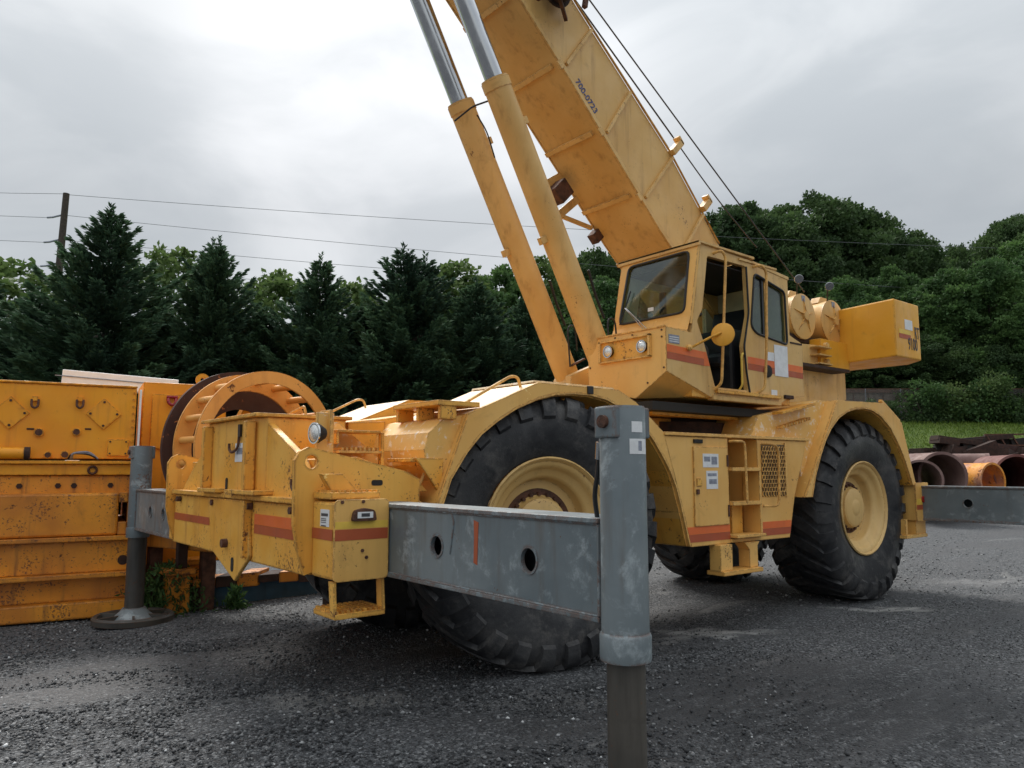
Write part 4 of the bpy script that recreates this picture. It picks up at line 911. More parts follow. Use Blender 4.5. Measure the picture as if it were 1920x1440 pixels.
build('side_panel_trim', MB().box(-8.25, -7.45, -5.12, -5.06, 2.56, 3.12), SEAT, cab, .01)
box('bench_trim', (-8.2, -7.42, -5.9, -5.2, 2.56, 3.3), SEAT, cab, .04)
# rails and mirror
build('grab_rail', MB().tube(rnd([(-6.84, CY, 4.03), (-6.86, CY+.10, 4.05), (-6.93, CY+.10, 3.98), (-6.83, CY+.10, 3.0), (-6.80, CY+.09, 2.58), (-6.79, CY, 2.52)], .06), .016), YFD, cab)
build('grab_rail', MB().tube(rnd([(-7.58, CY, 4.0), (-7.62, CY+.09, 4.02), (-7.72, CY+.09, 3.95), (-7.66, CY+.09, 3.0), (-7.62, CY+.08, 2.58), (-7.55, CY, 2.52)], .06), .016), YFD, cab)
build('grab_rail', MB().tube(rnd([(-6.62, CY-.07, 3.80), (-6.62, CY-.02, 3.74), (-6.56, CY-.02, 3.32), (-6.56, CY-.07, 3.26)], .04), .013), YLS, cab, label='bright yellow inner grab rail')
build('grab_rail', MB().tube(rnd([(-7.26, CY-.02, 2.54), (-7.26, CY+.03, 2.60), (-7.26, CY+.03, 2.93), (-7.29, CY+.03, 2.96), (-7.33, CY+.0, 2.96)], .03), .012), YLS, cab, label='short yellow rail at the door foot')
mi = build('mirror', MB().rev((-6.60, CY+.27, 3.06), (.94, .33, .05), [(.001, -.02), (.10, -.012), (.122, 0), (.124, .012), (.11, .02), (.001, .028)], 36), YCW, cab)
build('mirror_arm', MB().tube([(-6.36, CY+.0, 2.93), (-6.38, CY+.05, 2.94), (-6.50, CY+.17, 3.03), (-6.57, CY+.27, 3.08)], .013), YCW, cab)
build('mirror_base', MB().rev((-6.36, CY, 2.93), (0, 1, 0), [(.03, 0), (.034, .03), (.02, .05), (.001, .055)], 16), YFD, cab)
build('side_lamp', MB().rev((-7.80, CY+.004, 2.80), (0, 1, 0), [(.075, 0), (.07, .02), (.03, .03), (.001, .03)], 20), DRK, cab)
# stripes and notices on the cab side
for x0, x1 in ((-6.62, -6.02), (-8.56, -7.42)):
    k = .0
    build('stripe', MB().prism([(x0+(.0), 2.765), (x1, 2.79), (x1, 2.86), (x0, 2.835)], 'y', CY+.0022, CY+.005), OR2, cab)
    build('stripe', MB().prism([(x0+(.0), 2.838), (x1, 2.863), (x1, 2.94), (x0, 2.915)], 'y', CY+.0022, CY+.005), OR1, cab)
build('stripe', MB().prism([(-6.72, 2.77), (-6.62, 2.765), (-6.62, 2.915), (-6.66, 2.915)], 'y', CY+.0022, CY+.005), OR1, cab)
box('paper_notice', (-8.23, -7.95, CY+.005, CY+.008, 2.76, 3.13), PAP, cab, 0); box('paper_notice', (-7.94, -7.80, CY+.005, CY+.008, 2.93, 3.03), PAP, cab, 0); box('paper_notice', (-7.98, -7.86, CY+.005, CY+.008, 2.51, 2.59), PAP, cab, 0)
dp = box('maker_plate', (-6.22, -6.05, CY+.003, CY+.006, 2.955, 3.045), DEC, cab, 0)
for zz in (2.975, 2.997, 3.02): box('print_line', (-6.21, -6.06, CY+.006, CY+.0068, zz-.004, zz+.004), PAP, dp, 0)
box('door_pocket_line', (-8.56, -8.30, CY+.002, CY+.008, 3.18, 3.20), RSD, cab, 0)
# --- boom
BN, BF = -6.0, -6.9; bd = Vector((.722, 0, .692)).normalized(); bn = Vector((-bd.z, 0, bd.x))
lowp = [(-8.6, 3.32), (-7.125, 4.605), (-5.538, 6.150), (-4.918, 6.720), (-1.2, 10.20)]
topp = [(-1.95, 10.55), (-5.756, 7.005), (-7.32, 5.70), (-8.31, 4.668), (-9.5, 3.72), (-9.4, 3.35)]
bo = build('boom', MB().prism(lowp+topp, 'y', BF, BN), YBM, CR, .012)
build('boom_section', MB().prism([(-1.9, 9.65), (1.4, 12.6), (.75, 13.2), (-2.5, 10.25)], 'y', BF+.08, BN-.08), YBM, bo, .01)
build('boom_section', MB().prism([(.9, 12.25), (4.4, 15.35), (3.9, 15.9), (.35, 12.75)], 'y', BF+.14, BN-.14), YBM, bo, .01)
# edge flanges standing proud
for y0, y1 in ((BN+.001, BN+.022), (BF-.022, BF-.001)):
    build('edge_flange', MB().prism([(-8.3, 3.60), (-7.125, 4.600), (-5.538, 6.143), (-4.918, 6.713), (-1.2, 10.19), (-1.25, 10.225), (-4.95, 6.755), (-5.57, 6.19), (-7.155, 4.645), (-8.33, 3.65)], 'y', y0, y1), YBM, bo, .003)
build('edge_flange', MB().prism([(-1.97, 10.53), (-5.776, 6.985), (-7.34, 5.68), (-8.33, 4.65), (-8.29, 4.69), (-7.30, 5.73), (-5.736, 7.03), (-1.93, 10.58)], 'y', BN+.001, BN+.03), YBM, bo, .003)
ribs = [((-7.479, 4.27), (-7.99, 4.98)), ((-6.844, 4.89), (-7.40, 5.60)), ((-6.193, 5.53), (-6.63, 6.22)), ((-5.555, 6.15), (-5.98, 6.78)), ((-4.918, 6.74), (-5.30, 7.36)), ((-4.25, 7.37), (-4.65, 7.97))]
for p, q in ribs: build('rib', MB().bar((p[0]-.02, BN+.022, p[1]+.06), (q[0], BN+.022, q[1]), .042, .04, (0, 1, 0)), YBM, bo, .004)
def lowz(x):
    for (x0, z0), (x1, z1) in zip(lowp, lowp[1:]):
        if x0 <= x <= x1: return z0+(z1-z0)*(x-x0)/(x1-x0)
for x in (-7.35, -6.72, -6.09, -5.46, -4.83, -4.20, -3.57): build('rib', MB().bar((x, BF-.01, lowz(x)-.022), (x, BN-.09, lowz(x)-.022), .06, .045, (-.7, 0, .7)), YBM, bo, .004)
for x in (-7.40, -6.77, -6.12, -5.49): build('weld_tab', MB().obox((x, BN+.01, lowz(x)-.01), (.72, 0, .69), (0, 1, 0), (-.69, 0, .72), .05, .018, .03), YBM, bo, .004)
# the stencil reads down the boom: baseline runs towards the pivot, tops of the letters towards the upper edge
text('fleet_number', '700-0723', Vector((-5.70, BN+.004, 6.045))+bn*.035, -bd, bn, .115, BLU, bo, 1.0, .010)
# rope guides on the top edge, roller box and brackets
for c, s_ in (((-7.42, 5.70), 1.0), ((-8.0, 5.08), .8)):
    p = Vector((c[0], BN+.03, c[1])); build('rope_guide', MB().obox(p+bn*.05*s_, bd, (0, 1, 0), bn, .04, .05, .13*s_).obox(p+bn*.17*s_+bd*.03, bd, (0, 1, 0), bn, .06, .05, .02), YBM, bo, .006)
hr = build('hose_reel', MB().cyl((-5.35, BN+.12, 6.98), (-5.35, BN+.34, 6.98), .17, seg=28).cyl((-5.35, BN+.10, 6.98), (-5.35, BN+.12, 6.98), .21, seg=28).cyl((-5.35, BN+.34, 6.98), (-5.35, BN+.36, 6.98), .21, seg=28), RSD, bo)
build('reel_bracket', MB().bar((-5.12, BN+.05, 6.80), (-5.12, BN+.40, 6.80), .05, .05).bar((-5.55, BN+.05, 6.72), (-5.10, BN+.38, 6.78), .04, .04).bar((-5.55, BN+.35, 6.72), (-5.62, BN+.35, 7.1), .05, .05), RST, bo, .004)
lb = build('valve_box', MB().obox((-6.22, BF+.06, 5.11), bd, (0, 1, 0), bn, .11, .12, .13), RST, bo, .01)
build('bracket_arm', MB().bar((-6.0, BF-.02, 5.15), (-6.36, BF+.0, 5.40), .03, .10), YBM, bo, .003); build('bracket_arm', MB().bar((-6.30, BF-.02, 4.86), (-6.62, BF+.02, 5.15), .03, .10), YBM, bo, .003)
build('bracket_arm', MB().bar((-6.22, BF, 4.86), (-6.86, BF, 4.80), .05, .045), YBM, bo, .003)
build('bracket_foot', MB().obox((-6.93, BF, 4.70), bd, (0, 1, 0), bn, .07, .06, .07), RST, bo, .004)
# --- lift cylinders
cd_ = Vector((.475, 0, .880)).normalized()
for y, p0 in ((-6.1, Vector((-4.647, 0, 5.78))), (-6.80, Vector((-4.69, 0, 5.805)))):
    p0.y = y; base = p0-cd_*3.55
    lc = build('lift_cylinder', MB().cyl(base, p0, .148, seg=40), YBM, CR, at=base)
    build('gland', MB().rev(p0-cd_*.02, cd_, [(.149, -.10), (.156, -.10), (.156, 0), (.106, .004)], 40), YBM, lc)
    build('rod', MB().cyl(p0, p0+cd_*2.75, .104, seg=40), CHR, lc)
    build('pivot_eye', MB().cyl(base+Vector((0, -.12, -.02)), base+Vector((0, .12, -.02)), .2, seg=28), YBM, lc)
    for t_, sgn in ((.5, 1), (1.75, -1)): build('pipe_lug', MB().obox(p0-cd_*t_+Vector((-.16, .0, .09))*sgn, cd_, (0, 1, 0), (-.88, 0, .475), .04, .03, .05), YBM, lc, .004)
    pb = base+cd_*.75+Vector((-.17, .10, .06))
    build('hose', MB().tube(rnd([pb, pb+cd_*.30, pb+cd_*.55+Vector((.0, .02, .03))], .1), .016), BLK, lc)
    build('hose', MB().tube(rnd([base+cd_*.35+Vector((-.1, .18, .1)), base+cd_*.7+Vector((-.22, .2, .1)), base+cd_*.72+Vector((-.1, .2, .06)), base+cd_*.25+Vector((.1, .22, -.02))], .12), .010), BLK, lc)
    build('hose_bracket', MB().bar(base+cd_*.25+Vector((.05, .18, 0)), base+cd_*.25+Vector((-.15, .20, .1)), .05, .02), RST, lc)
build('cylinder_hose', MB().tube(rnd([(-4.45, -6.55, 5.42), (-4.62, -6.45, 5.60), (-4.70, -6.28, 5.62)], .05), .010, 6).tube(rnd([(-4.75, -6.55, 5.58), (-4.85, -6.50, 5.40), (-5.0, -6.55, 5.15)], .08), .008, 6), BLK, CR)
# --- hoists
for x, z in ((-9.62, 3.77), (-10.42, 3.79)):
    dm = build('hoist_drum', MB().rev((x, -5.58, z), (0, -1, 0), [(.30, 0), (.31, .012), (.31, .22), (.25, .24), (.25, 1.5), (.31, 1.52), (.31, 1.72)], 48), YBM, CR, at=(x, -5.58, z))
    build('end_plate', MB().rev((x, -5.58, z), (0, 1, 0), [(.315, -.01), (.32, .004), (.29, .012), (.07, .030), (.001, .03)], 48), YBM, dm)
    build('boss', MB().cyl((x, -5.56, z), (x, -5.515, z), .06, seg=20), YBM, dm)
    for k in range(5):
        an = 2*math.pi*k/5+.3; c_, s_ = math.cos(an), math.sin(an)
        build('spoke', MB().add([(x+c_*.05-s_*.012, -5.555, z+s_*.05+c_*.012), (x+c_*.05+s_*.012, -5.555, z+s_*.05-c_*.012), (x+c_*.28, -5.562, z+s_*.28), (x+c_*.055, -5.515, z+s_*.055)], [(0, 1, 2), (0, 2, 3), (1, 3, 2), (0, 3, 1)]), YFD, dm)
    box('drum_plate', (x-.04, x+.04, -5.568, -5.560, z+.21, z+.29), DEC, dm, 0)
    build('drum_cover', MB().prism([(x-.16, z+.26), (x-.10, z+.38), (x+.08, z+.38), (x+.16, z+.28)], 'y', -5.70, -5.85), YBM, dm, .01)
    mm = build('round_mirror', MB().rev((x+.20, -5.50, z+.48), (.62, .70, -.42), [(.001, -.018), (.05, -.013), (.062, 0), (.058, .007), (.001, .009)], 28), MIRR, CR)
    build('mirror_stay', MB().tube([(x+.20, -5.53, z+.44), (x+.06, -5.62, z+.28)], .01, 6), BLK, mm)
build('drum_cradle', MB().prism([(-9.2, 3.40), (-10.75, 3.45), (-10.75, 3.58), (-10.05, 3.50), (-9.3, 3.52)], 'y', -5.62, -7.3), RSD, CR, .005)
# --- counterweight
cwp = [(-10.42, -4.70), (-11.16, -4.70), (-11.45, -5.0), (-11.45, mir(-5.0)), (-11.16, mir(-4.70)), (-10.42, mir(-4.70)), (-10.72, YC)]
cw = build('counterweight', MB().prism(cwp, 'z', 3.19, 3.985), YCW, CR, .02)
cy_ = -4.697
box('stripe', (-10.86, -10.52, cy_-.002, cy_+.001, 3.52, 3.58), YLS, cw, 0); box('stripe', (-10.86, -10.52, cy_-.002, cy_+.001, 3.455, 3.518), OR2, cw, 0)
box('paper_notice', (-10.93, -10.70, cy_-.002, cy_+.001, 3.59, 3.73), PAP, cw, 0)
text('lettering', 'RT', (-10.985, cy_, 3.49), (-1, 0, 0), (0, 0, 1), .235, INK, cw, .52, .012)
text('lettering', '9100', (-10.775, cy_, 3.32), (-1, 0, 0), (0, 0, 1), .235, INK, cw, .60, .012)
build('lifting_eye', MB().prism(rpoly([(-10.30, 3.98), (-10.60, 3.98), (-10.50, 4.08), (-10.40, 4.10)], .04), 'y', -5.9, -5.95), YCW, cw, .004)
# --- hoist ropes
for p, q, r in (((-10.5, -6.05, 4.33), (-1.6, -6.05, 10.15), .010), ((-9.45, -6.15, 4.85), (-7.5, -6.05, 5.93), .009)):
    n_ = 16; P = [Vector(p).lerp(Vector(q), k/n_)-Vector((0, 0, .05*math.sin(math.pi*k/n_))) for k in range(n_+1)]
    build('hoist_rope', MB().tube(P, r, 6), ROPE, CR)
build('hoist_rope', MB().tube([(-7.5, -6.05, 5.93), (-5.75, -6.0, 7.06), (-2.0, -6.0, 10.6)], .011, 6), ROPE, CR)
# ------------------------------------------------------------------ steel machinery at the left
MO = Vector((-1.61, -10.88, 0)); ME = Vector((-.986, .162, 0)).normalized(); MN = Vector((.162, .986, 0)).normalized()
def M3(s, n, z): return MO+ME*s+MN*n+Vector((0, 0, z))
class LB(MB):
    """mesh builder in the machine's own axes: s along, n towards the viewer, z up"""
    def done(self): self.v = [tuple(M3(*p)) for p in self.v]; return self
def lbox(name, s0, s1, n0, n1, z0, z1, mat, parent, bevel=.008, **k): return build(name, LB().box(s0, s1, n0, n1, z0, z1).done(), mat, parent, bevel, **k)
MC = thing('orange_machine', M3(-1, -.6, -.12), 'large orange fabricated steel frame with bolted plates behind the far outrigger', 'machinery')
lbox('upper_panel', -3.2, .765, -1.5, 0, 1.80, 2.715, ORG, MC)
lbox('top_edge', -3.2, .77, -.08, .02, 2.718, 2.745, ORG, MC)
lbox('deck_rail', -3.2, .80, -1.5, .16, 1.735, 1.775, ORG, MC)
lbox('deck_web', -3.2, .79, -1.5, .10, 1.60, 1.733, ORG, MC)
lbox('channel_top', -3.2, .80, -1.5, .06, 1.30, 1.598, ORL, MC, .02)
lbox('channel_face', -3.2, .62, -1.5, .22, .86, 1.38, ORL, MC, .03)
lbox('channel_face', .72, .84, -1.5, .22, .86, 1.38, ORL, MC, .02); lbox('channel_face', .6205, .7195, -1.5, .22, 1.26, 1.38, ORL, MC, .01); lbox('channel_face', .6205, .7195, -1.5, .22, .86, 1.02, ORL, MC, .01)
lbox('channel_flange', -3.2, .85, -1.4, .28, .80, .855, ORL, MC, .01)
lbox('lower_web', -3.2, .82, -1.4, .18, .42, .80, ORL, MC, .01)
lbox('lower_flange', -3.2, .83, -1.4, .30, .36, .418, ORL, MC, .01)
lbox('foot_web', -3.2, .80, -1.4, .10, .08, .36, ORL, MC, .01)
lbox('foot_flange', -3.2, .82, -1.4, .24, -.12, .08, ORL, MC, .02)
for c, z in ((-.60, 2.35), (.40, 2.37)):
    r = .20; d = build('diamond_plate', LB().prism([(c-r, z), (c, z-r), (c+r, z), (c, z+r)], 'y', .002, .022).done(), ORG, MC, .003)
    for a_, b_ in ((-.15, 0), (.15, 0), (0, .15), (0, -.15)): build('bolt', LB().cyl((c+a_, .022, z+b_), (c+a_, .034, z+b_), .016, seg=6).done(), RST, d)
for c, z in ((-.35, 2.47), (.13, 2.485)):
    sh = build('shackle', LB().tube(rnd([(c-.035, .03, z+.05), (c-.035, .06, z-.03), (c, .06, z-.06), (c+.035, .06, z-.03), (c+.035, .03, z+.05)], .03), .014).done(), RST, MC)
    build('shackle_lug', LB().box(c-.03, c+.03, .0, .04, z+.03, z+.09).done(), ORG, sh, .004)
for c, z, r in ((-.29, 2.12, .055), (.11, 2.135, .05), (-.18, 1.845, .045), (.0, 1.85, .05)):
    pl = build('round_plug', LB().cyl((c, .002, z), (c, .035, z), r, seg=20).done(), ORG, MC, .004); build('plug_face', LB().cyl((c, .0352, z), (c, .039, z), r*.75, seg=20).done(), RST, pl)
lbox('oval_slot', -.42, -.34, .001, .012, 2.15, 2.17, RSD, MC, .004); lbox('oval_slot', .20, .27, .001, .012, 2.165, 2.185, RSD, MC, .004)
sq = lbox('square_plate', .46, .70, .002, .025, 1.84, 2.05, ORG, MC, .004)
for a_ in (.49, .67):
    for b_ in (1.87, 2.02): build('bolt', LB().cyl((a_, .025, b_), (a_, .036, b_), .012, seg=6).done(), RST, sq)
build('hydraulic_pipe', LB().cyl((-1.6, .12, 1.86), (-.42, .12, 1.86), .07, seg=20).done(), ORG, MC); build('pipe_cap', LB().cyl((-.42, .12, 1.86), (-.36, .12, 1.86), .078, seg=20).done(), RSD, MC)
for k in range(3): build('hose', LB().tube(rnd([(.04+.02*k, .02, 1.80), (.08, .10+.01*k, 1.87), (.26, .10, 1.86+.015*k), (.36, .06, 1.80)], .06), .013).done(), DEC if k else BLK, MC)
build('eye_ring', LB().rev((.31, .11, 1.66), (0, 1, 0), [(.045, 0), (.06, .02), (.045, .04), (.03, .02), (.045, 0)], 20, False).done(), RST, MC)
build('hub_hole', LB().cyl((.70, .181, .55), (.70, .186, .55), .06, seg=20).done(), RSD, MC)
for k in range(10): build('rivet', LB().cyl((.735, .0, 1.86+k*.088), (.735, .014, 1.86+k*.088), .016, seg=8).done(), ORG, MC)
for s_ in (-.45, -.05, .12, .52): build('bolt', LB().cyl((s_, .061, 1.47), (s_, .075, 1.47), .035, seg=6).done(), RSD, MC)
lbox('white_post', .80, .825, -.1, .01, 1.78, 2.70, WHT, MC, .003)
# the tall orange box to its right
OB = thing('steel_box', M3(1.15, -.9, -.12), 'orange steel box with a maroon shackle, right of the white post', 'machinery')
lbox('body', .87, 1.95, -1.6, -.5, .4, 2.86, ORG, OB, .012); lbox('door_panel', .98, 1.75, -.498, -.47, 1.95, 2.70, ORG, OB, .006); lbox('base', .95, 1.9, -1.6, -.45, -.14, .4, RSD, OB, .02)
sh = build('shackle', LB().tube(rnd([(1.18, -.45, 2.66), (1.18, -.41, 2.58), (1.23, -.41, 2.54), (1.28, -.41, 2.58), (1.28, -.45, 2.66)], .04), .022).done(), REDL, OB)
build('shackle_pin', LB().cyl((1.16, -.44, 2.66), (1.30, -.44, 2.66), .022, seg=10).done(), REDL, OB)
build('lifting_lug', LB().rev((1.62, -.55, 2.93), (0, 1, 0), [(.03, 0), (.09, 0), (.09, .05), (.03, .05), (.03, 0)], 20, False).done(), ORG, OB)
build('pipe_bundle', LB().cyl((1.2, -.25, 1.62), (2.2, -.25, 1.55), .16, seg=24).cyl((1.35, -.2, 1.30), (2.2, -.2, 1.28), .10, seg=20).done(), ORG, OB)
build('pipe_ring', LB().pipe((1.42, -.25, 1.60), (1.47, -.25, 1.60), .15, .20).done(), ORG, OB)
# white girder lying across the top, behind
WG = build('white_girder', MB().bar(atp(112, 12.3, 3.14), atp(330, 13.0, 3.05), .3, .26), WHT, None, .01, label='flaking white girder lying on top behind the orange frame', cat='girder')
bx0, bx1 = atp(112, 12.3, 0), atp(330, 13.0, 0)
build('girder_seam', MB().bar(bx0+Vector((.13, .13, 3.17)), bx1+Vector((.13, .13, 3.08)), .01, .015), DEC, WG)
for t_ in (.12, .8):
    p = bx0.lerp(bx1, t_); build('girder_leg', MB().box(p.x-.09, p.x+.09, p.y-.09, p.y+.09, -.05, 3.0), WHT, WG, .005)
# drum cage: two rings joined by round bars, a rusted disc behind
ax = (FH*.67-RT*.74).normalized(); cc = atp(507, 9.25, 1.93)
CG = thing('drum_cage', cc-Vector((0, 0, 1.0)), 'orange ring cage of round bars joining two flat steel rings', 'machinery')
build('ring', MB().rev(cc, ax, [(.78, 0), (.93, 0), (.93, .03), (.78, .03), (.78, 0)], 96, False), CAG, CG)
build('ring', MB().rev(cc+ax*.52, ax, [(.72, 0), (.93, 0), (.93, .03), (.72, .03), (.72, 0)], 96, False), CAG, CG)
up_ = Vector((0, 0, 1)); sd_ = ax.cross(up_).normalized()
for k in range(20):
    an = 2*math.pi*(k+.3)/20; o_ = (up_*math.cos(an)+sd_*math.sin(an))*.845; build('bar', MB().cyl(cc+o_+ax*.03, cc+o_+ax*.52, .042, seg=14), CAG, CG)
q0, q1 = atp(352, 9.9, .93), atp(625, 9.6, .93)
build('trestle_beam', MB().bar(q0, q1, .5, .14), RSD, CG, .01)
for p in (q0, q1): box('trestle_leg', (p.x-.06, p.x+.06, p.y-.06, p.y+.06, -.15, .86), RSD, CG, .01)
RDc = cc+ax*.72
RDT = build('rusted_disc', MB().rev(RDc, ax, [(.50, 0), (.98, 0), (.98, .05), (.50, .05), (.50, 0)], 96, False), DRD, None, 0, label='dark rusted steel ring with flaking orange paint behind the cage', cat='machinery')
build('disc_hub', MB().rev(RDc, ax, [(.001, .2), (.30, .2), (.34, .6), (.34, 1.0)], 40, False), ORG, RDT)
for k in range(5):
    an = 2*math.pi*(k+.2)/5; o_ = (up_*math.cos(an)+sd_*math.sin(an)); build('disc_arm', MB().bar(RDc+o_*.28+ax*.22, RDc+o_*.60+ax*.06, .14, .10, ax), ORG, RDT, .01)
pt_ = atp(519, 9.1, 2.05)
build('hoist_hook', MB().tube(rnd([pt_+Vector((0, 0, .1)), pt_, pt_+RT*.04-Vector((0, 0, .04)), pt_+RT*.06], .03), .009), CHR, RDT)
# junk under the bumper, seen past the tow plate
for i, (px, d, z, s_, lab) in enumerate(((345, 9.9, -.20, .26, 'rusty upright steel stub among the weeds'), (372, 10.3, -.12, .30, 'rusty square steel block behind the tow plate'))):
    p = atp(px, d, -.13); jb = build('steel_stub', MB().box(p.x-s_/2, p.x+s_/2, p.y-s_/2, p.y+s_/2, -.13, .55+z).box(p.x-s_*.7, p.x+s_*.7, p.y-s_*.7, p.y+s_*.7, .55+z, .62+z), ORL, None, .01, label=lab, cat='scrap')
p0, p1 = atp(395, 10.2, 0), atp(640, 11.2, 0)
TB = thing('timber_skid', (p0+p1)/2, 'long blue painted timber skid lying on the gravel under the bumper', 'skid')
BLT = paint('blue_timber', (.05, .12, .19), (.03, .05, .06), (.03, .03, .025), rust=.6, spots=.4, streak=.7, wear=False, rough=.8)
build('skid_beam', MB().bar(p0+Vector((0, 0, .03)), p1+Vector((0, 0, .03)), .22, .30), BLT, TB, .01)
build('skid_beam', MB().bar(p0+Vector((-.5, -.8, .03)), p1+Vector((-.5, -.8, .03)), .22, .30), BLT, TB, .01)
build('skid_end', MB().obox(p0+Vector((.05, .04, .03)), RT, FH, (0, 0, 1), .12, .16, .17), RSD, TB, .01)
for k in range(7):
    p = p0.lerp(p1, .05+k*.15)+Vector((0, 0, .22)); build('rusty_bracket', MB().obox(p, (p1-p0).normalized(), up_, FH, .13, .05+.02*(k % 3), .25), RSD if k % 2 else ORL, TB, .006)
pa, pb_ = atp(290, 10.2, .78), atp(420, 10.0, .72)
LR = thing('rusty_beam', (pa+pb_)/2-Vector((0, 0, .8)), 'rust red steel beam on short legs behind the far outrigger', 'beam')
build('web', MB().bar(pa, pb_, .3, .20), ORL, LR, .01); build('top_flange', MB().bar(pa+Vector((0, 0, .12)), pb_+Vector((0, 0, .12)), .45, .035), RST, LR, .004)
for t_ in (.1, .85):
    q = pa.lerp(pb_, t_); box('leg', (q.x-.08, q.x+.08, q.y-.08, q.y+.08, -.14, .68), RST, LR, .005)
# ------------------------------------------------------------------ pipes, scrap and bank at the right
def bigpipe(px, d, px2, d2, r, col, lab, zc=None, th=.09):
    a_, b_ = atp(px, d), atp(px2, d2); a_.z = b_.z = (zc if zc is not None else r)
    root = build('steel_pipe', MB().pipe(a_, b_, r*(1-th), r, 48), col, None, label=lab, cat='pipe', group='rusty pipes behind the rear outrigger')
    dvec = (b_-a_).normalized(); build('pipe_collar', MB().pipe(a_-dvec*.01, a_+dvec*.12, r*(1-th*.98), r*1.03, 48), col, root)
    return root
PGR = paint('pipe_grey_rust', (.26, .17, .15), (.17, .10, .09), (.10, .05, .04), rust=.9, spots=.6, streak=.5, wear=False, rough=.7)
PMR = paint('pipe_maroon', (.16, .055, .045), (.24, .12, .11), (.08, .03, .02), rust=.7, spots=.4, streak=.5, wear=False, rough=.65)
POR = paint('pipe_orange', (.80, .32, .03), (.34, .16, .13), (.14, .05, .03), rust=1.0, spots=.5, streak=.6, pale=.6, chip=(.75, .5, .3), wear=False, rough=.6)
bigpipe(1762, 24.0, 1655, 28.0, .75, PGR, 'big grey rusted pipe with its dark open end nearest the crane', 1.45)
bigpipe(1855, 25.5, 1752, 27.4, .60, POR, 'pipe with flaking orange paint, between two rusty pipes', 1.28)
bigpipe(1902, 25.8, 1828, 29.6, .70, PMR, 'maroon rusted pipe at the right edge with an open end', 1.46)
bigpipe(1850, 28.6, 1720, 29.6, .34, PGR, 'thin pale pipe lying behind the orange one', 1.92)
bigpipe(1722, 23.4, 1692, 26.0, .60, PGR, 'short pale grey pipe half hidden by the rear fender', 1.35)
bigpipe(1955, 27.5, 1895, 30.4, .75, PMR, 'reddish pipe cut off by the right edge of the picture', 1.50)
rk = thing('pipe_rack', atp(1830, 26), 'low steel rack under the rusty pipes', 'rack')
for dd in (25.0, 27.4):
    build('rack_beam', MB().bar(atp(1690, dd, .58), atp(1990, dd, .58), .2, .18), RSD, rk, .01)
    for px in (1700, 1800, 1900, 1980): p = atp(px, dd, 0); box('rack_post', (p.x-.08, p.x+.08, p.y-.08, p.y+.08, -.02, .49), RSD, rk, .01)
g = np.random.default_rng(11)
SC = [('long rusted plate lying flat', 1.4, .5, .06), ('bent dark steel plate', .8, .5, .14), ('short rusty girder end', .6, .3, .3), ('flat dark steel slab', 1.0, .45, .10)]
WH = ['at the left end of the heap', 'left of the heap middle', 'near the middle of the heap', 'right of the heap middle', 'at the right end of the heap']
k = 0
for i in range(5):
    for q in range(4):
        px = 1705+i*46+q*11; d = 30.5+g.random()*1.4; z = (2.15, 2.35, 2.6, 2.7, 2.65)[i]-.35*(q % 2)+.2*g.random()
        nm_, L, W_, H_ = SC[q]; L *= 1.4; W_ *= 1.4; H_ *= 1.4; p = atp(px, d, z); dv = (RT+FH*(g.random()-.5)*.8+Vector((0, 0, (g.random()-.5)*.45))).normalized(); sv = up_.cross(dv)
        build('scrap_piece', MB().obox(p, dv, sv, dv.cross(sv), L/2, W_/2, H_/2+.05).obox(p-dv*L*.3-Vector((0, 0, .1)), dv, sv, dv.cross(sv), L/5, W_/1.6, H_/2+.08), [RSD, RST, DRK, DRD][q], None, .01,
              label=nm_+' '+WH[i], cat='scrap', group='scrap steel heap behind the pipes')
hp = MB()
for k in range(240):
    px = 1690+g.random()*300; d = 30.2+g.random()*2.4; top = float(np.interp(px, [1690, 1740, 1790, 1830, 1990], [2.0, 2.15, 2.6, 2.5, 2.6])); z = g.random()**.5*top-.15
    dv = (RT+Vector(g.normal(size=3).tolist())*.35).normalized(); sv = up_.cross(dv).normalized()
    hp.obox(atp(px, d, z), dv, sv, dv.cross(sv), .3+.8*g.random(), .15+.45*g.random(), .07+.28*g.random())
build('scrap_heap', hp, RSD, None, 0, label='dark mass of rusted scrap steel under the grass bank', cat='scrap', kind='stuff')
rl = thing('steel_truss', atp(1890, 30.4, 0), 'thin rusty steel truss standing on the scrap at the right edge', 'truss')
build('chord', MB().bar(atp(1845, 30.4, 3.04), atp(1990, 30.4, 3.08), .06, .06), RST, rl); build('chord', MB().bar(atp(1845, 30.4, 2.62), atp(1990, 30.4, 2.62), .06, .06), RST, rl)
for k in range(6): build('brace', MB().bar(atp(1848+k*24, 30.4, 3.02), atp(1858+k*24, 30.4, 2.64), .07, .05), RST, rl)
for px in (1852, 1960): build('post', MB().bar(atp(px, 30.4, 0), atp(px, 30.4, 2.64), .08, .08), RST, rl)
def bankz(d):
    d = np.asarray(d, float); t = np.clip((d-30)/9, 0, 1); return -.06+4.1*(t*t*(3-2*t)) + np.clip((d-40)/60, 0, 1)*11
